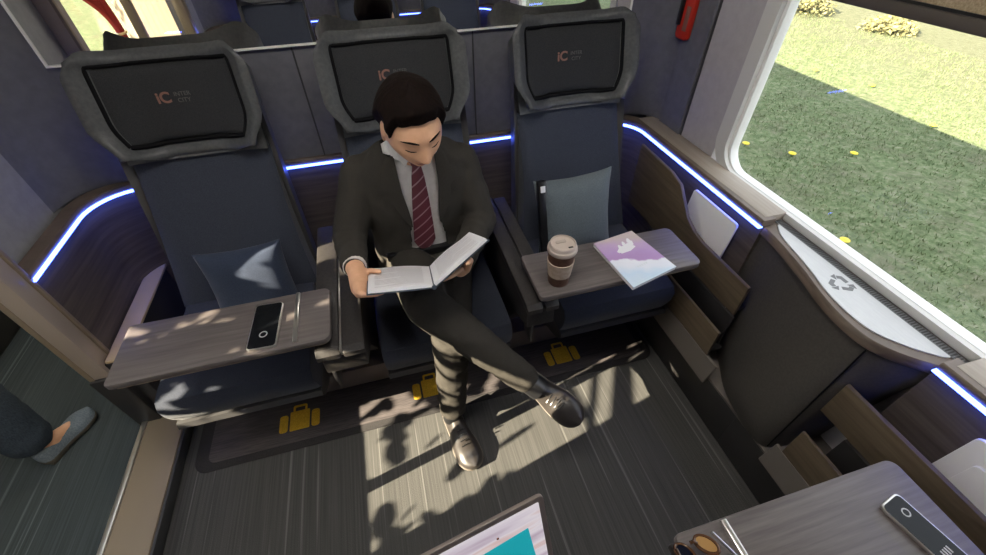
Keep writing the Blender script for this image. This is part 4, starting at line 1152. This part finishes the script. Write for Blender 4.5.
remesh(j2, 'sweater', 'knit', wk, .009, 5, post=tw)
for heel, toe in (((-1.432, 1.060, .010), (-1.345, 1.255, .010)), ((-1.735, .83, .010), (-1.77, 1.10, .010))):
    shoe('shoe', heel, toe, (0, 0, 1), 'loafer', 'loafer_sole', wk, .215, .043, low=True)

# ------------------------------------------------------------------ outside
GZ = -1.2
def ground_mat():
    m = mat('grass_ground', (.2, .3, .1), .95, spec=.1); L = m.node_tree.links; b = m.node_tree.nodes['Principled BSDF']
    tc = nd(m, 'ShaderNodeTexCoord')
    def nz(s, d, r=.6):
        n = nd(m, 'ShaderNodeTexNoise'); n.inputs['Scale'].default_value = s; n.inputs['Detail'].default_value = d; n.inputs['Roughness'].default_value = r
        L.new(tc.outputs['Object'], n.inputs['Vector']); return n
    a = nz(11, 8, .8); r1 = nd(m, 'ShaderNodeValToRGB'); e = r1.color_ramp.elements
    e[0].position = .30; e[0].color = (0.050, 0.069, 0.036, 1); e[1].position = .72; e[1].color = (0.304, 0.304, 0.218, 1)
    for p_, c_ in ((.42, (0.099, 0.135, 0.063)), (.52, (0.158, 0.198, 0.099)), (.60, (0.218, 0.231, 0.145))): x = e.new(p_); x.color = (*c_, 1)
    L.new(a.outputs['Fac'], r1.inputs['Fac'])
    p = nz(1.7, 6, .7); r2 = nd(m, 'ShaderNodeValToRGB')
    r2.color_ramp.elements[0].position = .47; r2.color_ramp.elements[0].color = (0, 0, 0, 1); r2.color_ramp.elements[1].position = .66; r2.color_ramp.elements[1].color = (0.495, 0.495, 0.495, 1)
    L.new(p.outputs['Fac'], r2.inputs['Fac'])
    d = nz(30, 5, .75); r3 = nd(m, 'ShaderNodeValToRGB')
    r3.color_ramp.elements[0].position = .3; r3.color_ramp.elements[0].color = (0.079, 0.066, 0.046, 1); r3.color_ramp.elements[1].position = .7; r3.color_ramp.elements[1].color = (0.178, 0.155, 0.119, 1)
    L.new(d.outputs['Fac'], r3.inputs['Fac'])
    # drier and paler further from the track
    sp = nd(m, 'ShaderNodeSeparateXYZ'); L.new(tc.outputs['Object'], sp.inputs[0])
    mr = nd(m, 'ShaderNodeMapRange'); mr.inputs['From Min'].default_value = 7.0; mr.inputs['From Max'].default_value = 10.5; mr.inputs['To Max'].default_value = .55
    L.new(sp.outputs['X'], mr.inputs['Value'])
    ad = nd(m, 'ShaderNodeMath', operation='MAXIMUM'); L.new(r2.outputs['Color'], ad.inputs[0]); L.new(mr.outputs[0], ad.inputs[1])
    mx = nd(m, 'ShaderNodeMix', data_type='RGBA'); L.new(ad.outputs[0], mx.inputs['Factor']); L.new(r1.outputs['Color'], mx.inputs['A']); L.new(r3.outputs['Color'], mx.inputs['B'])
    L.new(mx.outputs['Result'], b.inputs['Base Color'])
    bp = nd(m, 'ShaderNodeBump'); bp.inputs['Strength'].default_value = .6; bp.inputs['Distance'].default_value = .05
    L.new(a.outputs['Fac'], bp.inputs['Height']); L.new(bp.outputs['Normal'], b.inputs['Normal'])
    return m
tag(MB().box((-60, -60, GZ-.1), (60, 60, GZ)).build('ground', ground_mat(), smooth=0), kind='structure')
def blade_mat():
    m = mat('grass_blades', (.2, .3, .1), .8, spec=.2); L = m.node_tree.links; b = m.node_tree.nodes['Principled BSDF']
    tc = nd(m, 'ShaderNodeTexCoord'); n = nd(m, 'ShaderNodeTexNoise'); n.inputs['Scale'].default_value = 5; n.inputs['Detail'].default_value = 6; n.inputs['Roughness'].default_value = .8
    r = nd(m, 'ShaderNodeValToRGB'); e = r.color_ramp.elements; e[0].position = .3; e[0].color = (0.073, 0.112, 0.050, 1); e[1].position = .7; e[1].color = (0.304, 0.284, 0.191, 1)
    x = e.new(.5); x.color = (0.152, 0.198, 0.089, 1)
    L.new(tc.outputs['Object'], n.inputs['Vector']); L.new(n.outputs['Fac'], r.inputs['Fac']); L.new(r.outputs['Color'], b.inputs['Base Color']); return m
rnd = random.Random(11)
vs, fs = [], []
for k in range(70000):
    x = 2.2+9.5*rnd.random()**1.1; y = -1.5+13*rnd.random()
    if noise.noise((x*.9, y*.9, 0)) < -.25 + .5*rnd.random()-.25: continue
    h = .02+.028*rnd.random(); a = rnd.random()*2*PI; w = .004+.004*rnd.random(); lx, ly = (rnd.random()-.5)*.06, (rnd.random()-.5)*.06
    i = len(vs); vs += [(x-w*math.cos(a), y-w*math.sin(a), GZ), (x+w*math.cos(a), y+w*math.sin(a), GZ), (x+lx, y+ly, GZ+h)]; fs.append((i, i+1, i+2))
me = bpy.data.meshes.new('grass'); me.from_pydata(vs, [], fs); me.materials.append(blade_mat())
g = bpy.data.objects.new('grass', me); COL.objects.link(g); tag(g, 'green and dry grass growing outside the window', 'grass', kind='stuff')
# dandelions: a few yellow flowers
yel = mat('petal_yellow', (.80, .62, .04), .6)
flower = None
for k, (x, y) in enumerate(((5.94, 3.64), (4.79, 4.29), (5.17, 3.87), (8.03, 6.38), (8.32, 5.47), (7.74, 3.97), (4.10, 2.42), (4.29, 2.23), (9.07, 8.43))):
    if flower is None:
        flower = thing('wild_flower', 'x', 'flower', (x, y, GZ), 'yellow wild flowers in the grass')
        mb = MB(); n = 14
        for q in range(n):
            a = 2*PI*q/n; mb.ell((x+.032*math.cos(a), y+.032*math.sin(a), GZ+.05), (.016, .016, .008), None, 8, 6)
        mb.ell((x, y, GZ+.055), (.025, .025, .012), None, 10, 6); mb.build('petals', yel, flower)
        MB().tube([(x, y, GZ), (x+.01, y, GZ+.05)], .005, 6).build('stem', mat('stem_green', (.08, .2, .04), .7), flower)
        f = flower
    else: f = copy_tree(flower); f.location = (x, y, GZ)
    f['label'] = 'small yellow wild flower in the grass outside the window'
# dry bushes at the far edge
leafm = noisy('dry_leaf', (.10, .10, .035), (.30, .28, .13), (6, 6, 6), 3, .8)
def bush(label, x, y, r, h, n, seed, m):
    t = thing('bush', label, 'bush', (x, y, GZ)); rn = random.Random(seed); mb = MB(); st = MB()
    for q in range(9):
        a = rn.random()*2*PI; st.tube([(x, y, GZ), (x+r*.4*math.cos(a), y+r*.4*math.sin(a), GZ+h*.5), (x+r*.75*math.cos(a), y+r*.75*math.sin(a), GZ+h*.8)], [.02, .012, .005], 6)
    for q in range(n):
        a = rn.random()*2*PI; e = rn.random()**.5; z = rn.random()**.7; rr = r*math.sqrt(max(.05, 1-z*z*.8))*e
        p = Vector((x+rr*math.cos(a), y+rr*math.sin(a), GZ+h*z)); s_ = .03+.05*rn.random()
        q1 = Vector((rn.gauss(0, 1), rn.gauss(0, 1), rn.gauss(0, 1))).normalized(); q2 = q1.orthogonal().normalized()
        mb.add([p-q1*s_, p-q2*s_*.45, p+q1*s_, p+q2*s_*.45], [(0, 1, 2, 3)])
    mb.build('foliage', m, t, smooth=0); st.build('stems', 'blind_bar', t)
bush('low dry bush beyond the sunlit grass beside the blind bar', 11.85, 8.15, .62, .26, 900, 1, leafm)
bush('low dry bush at the top of the window left of the blind', 11.5, 10.3, .8, .35, 1000, 2, leafm)
# tree on the corridor side whose leaves dapple the sunlight
tree = thing('tree', 'leafy tree outside the corridor window', 'tree', (-4.9, -2.9, GZ))
rn = random.Random(5); mb = MB(); st = MB()
tc_ = Vector((-3.9, .28, 2.42))
st.tube([(-4.9, -2.9, GZ), (-4.8, -2.7, .6), (-4.5, -2.0, 1.9), (-4.2, -1.0, 2.5), (-3.95, .2, 2.75)], [.16, .13, .09, .05, .012], 10)
for q in range(8):
    a = rn.random()*2*PI; st.tube([(-4.1+.1*rn.random(), -.6+.8*rn.random(), 2.5+.2*rn.random()), tc_+Vector((rn.gauss(0, .2), rn.gauss(0, .3), rn.gauss(0, .3)))], [.012, .004], 6)
# unseen leaf sprays set in the sun's path to shade chosen spots indoors
def spray(x, y, z, n, spread, a, b):
    k = (x+rn.uniform(a, b)); c0 = Vector((x-k, y-.22*k, z+.55*k))
    for q in range(n):
        p = c0+Vector((rn.gauss(0, spread), rn.gauss(0, spread), rn.gauss(0, spread))); s_ = .022+.022*rn.random()
        q1 = Vector((rn.gauss(0, 1), rn.gauss(0, 1), rn.gauss(0, .6))).normalized(); q2 = q1.orthogonal().normalized()
        mb.add([p+q1*s_*1.4*math.cos(a_)+q2*s_*.62*math.sin(a_) for a_ in (0, .7, 1.5, 2.4, 3.14, 3.9, 4.7, 5.6)], [tuple(range(8))])
for cl in range(5): spray(rn.uniform(-.28, .25), rn.uniform(.40, .62), 0, 5, .05, 3.3, 4.2)
for cl in range(9): spray(rn.uniform(-.30, 1.05), rn.uniform(.38, .92), 0, 5, .05, 3.3, 4.2)
for cl in range(6): spray(rn.uniform(-.35, .80), rn.uniform(.85, 1.10), 0, 5, .05, 3.3, 4.2)
for cl in range(13): spray(rn.uniform(-.78, -.18), rn.uniform(.78, 1.02), .65, 5, .045, 3.3, 4.0)
for cl in range(10): spray(rn.uniform(-.68, -.40), rn.uniform(1.14, 1.25), .50, 6, .045, 3.3, 4.0)
for cl in range(9): spray(rn.uniform(-.34, -.10), rn.uniform(.85, 1.25), .60, 5, .045, 3.3, 4.0)
for cl in range(27): spray(rn.uniform(-.80, -.15), rn.uniform(.80, 1.00), .38, 6, .05, 3.3, 4.0)
for cl in range(40):
    c0 = Vector((-4.4+rn.gauss(0, .4), -1.9+rn.gauss(0, .6), 3.3+rn.gauss(0, .5)))
    for q in range(14):
        p = c0+Vector((rn.gauss(0, .14), rn.gauss(0, .14), rn.gauss(0, .14))); s_ = .04+.03*rn.random()
        q1 = Vector((rn.gauss(0, 1), rn.gauss(0, 1), rn.gauss(0, .6))).normalized(); q2 = q1.orthogonal().normalized()
        mb.add([p-q1*s_*1.4, p-q2*s_*.6, p+q1*s_*1.4, p+q2*s_*.6], [(0, 1, 2, 3)])
mb.build('foliage', noisy('leaf_green', (.05, .12, .02), (.12, .22, .05), (3, 3, 3), 2, .6), tree, smooth=0)
st.build('trunk', noisy('bark', (.06, .045, .03), (.12, .09, .065), (8, 8, 2), 3, .9), tree)

# ------------------------------------------------------------------ lights
cl = thing('ceiling_light', 'long ceiling light panel above the compartment', 'lamp', (.05, YM, 2.24))  # unseen panel, added to lift the ambient light in the compartment
MB().box((-.55, YM-.16, 2.225), (.65, YM+.16, 2.2495), .006).build('frame', 'white_frame', cl)
MB().box((-.52, YM-.13, 2.219), (.62, YM+.13, 2.226), .002).build('diffuser', 'lamp', cl)
sun = bpy.data.lights.new('sun', 'SUN'); sun.energy = 32; sun.angle = math.radians(.22); sun.color = (1., .88, .66)
so_ = bpy.data.objects.new('sun', sun); COL.objects.link(so_)
so_.rotation_euler = Vector((1, .22, -.55)).to_track_quat('-Z', 'Y').to_euler(); so_.location = (-8, -2, 8)
cl2 = thing('ceiling_light', 'long ceiling light strip in the corridor', 'lamp', (-1.53, .5, 2.24))  # unseen strip, added to lift the light level in the corridor
MB().box((-1.64, -1.5, 2.23), (-1.42, 3.2, 2.2495), .006).build('frame', 'white_frame', cl2)
MB().box((-1.62, -1.48, 2.224), (-1.44, 3.18, 2.231), .002).build('diffuser', 'lamp_corridor', cl2)
W = bpy.data.worlds.new('world'); SC.world = W; W.use_nodes = True
bg = W.node_tree.nodes['Background']; bg.inputs[0].default_value = (.86, .93, 1., 1); bg.inputs[1].default_value = 2.3

SC.view_settings.view_transform = 'Standard'; SC.view_settings.look = 'None'; SC.view_settings.exposure = .12; SC.view_settings.gamma = 1
SC.view_settings.use_curve_mapping = False
SC.cycles.use_denoising = True; SC.cycles.max_bounces = 8; SC.cycles.diffuse_bounces = 4; SC.cycles.transparent_max_bounces = 12
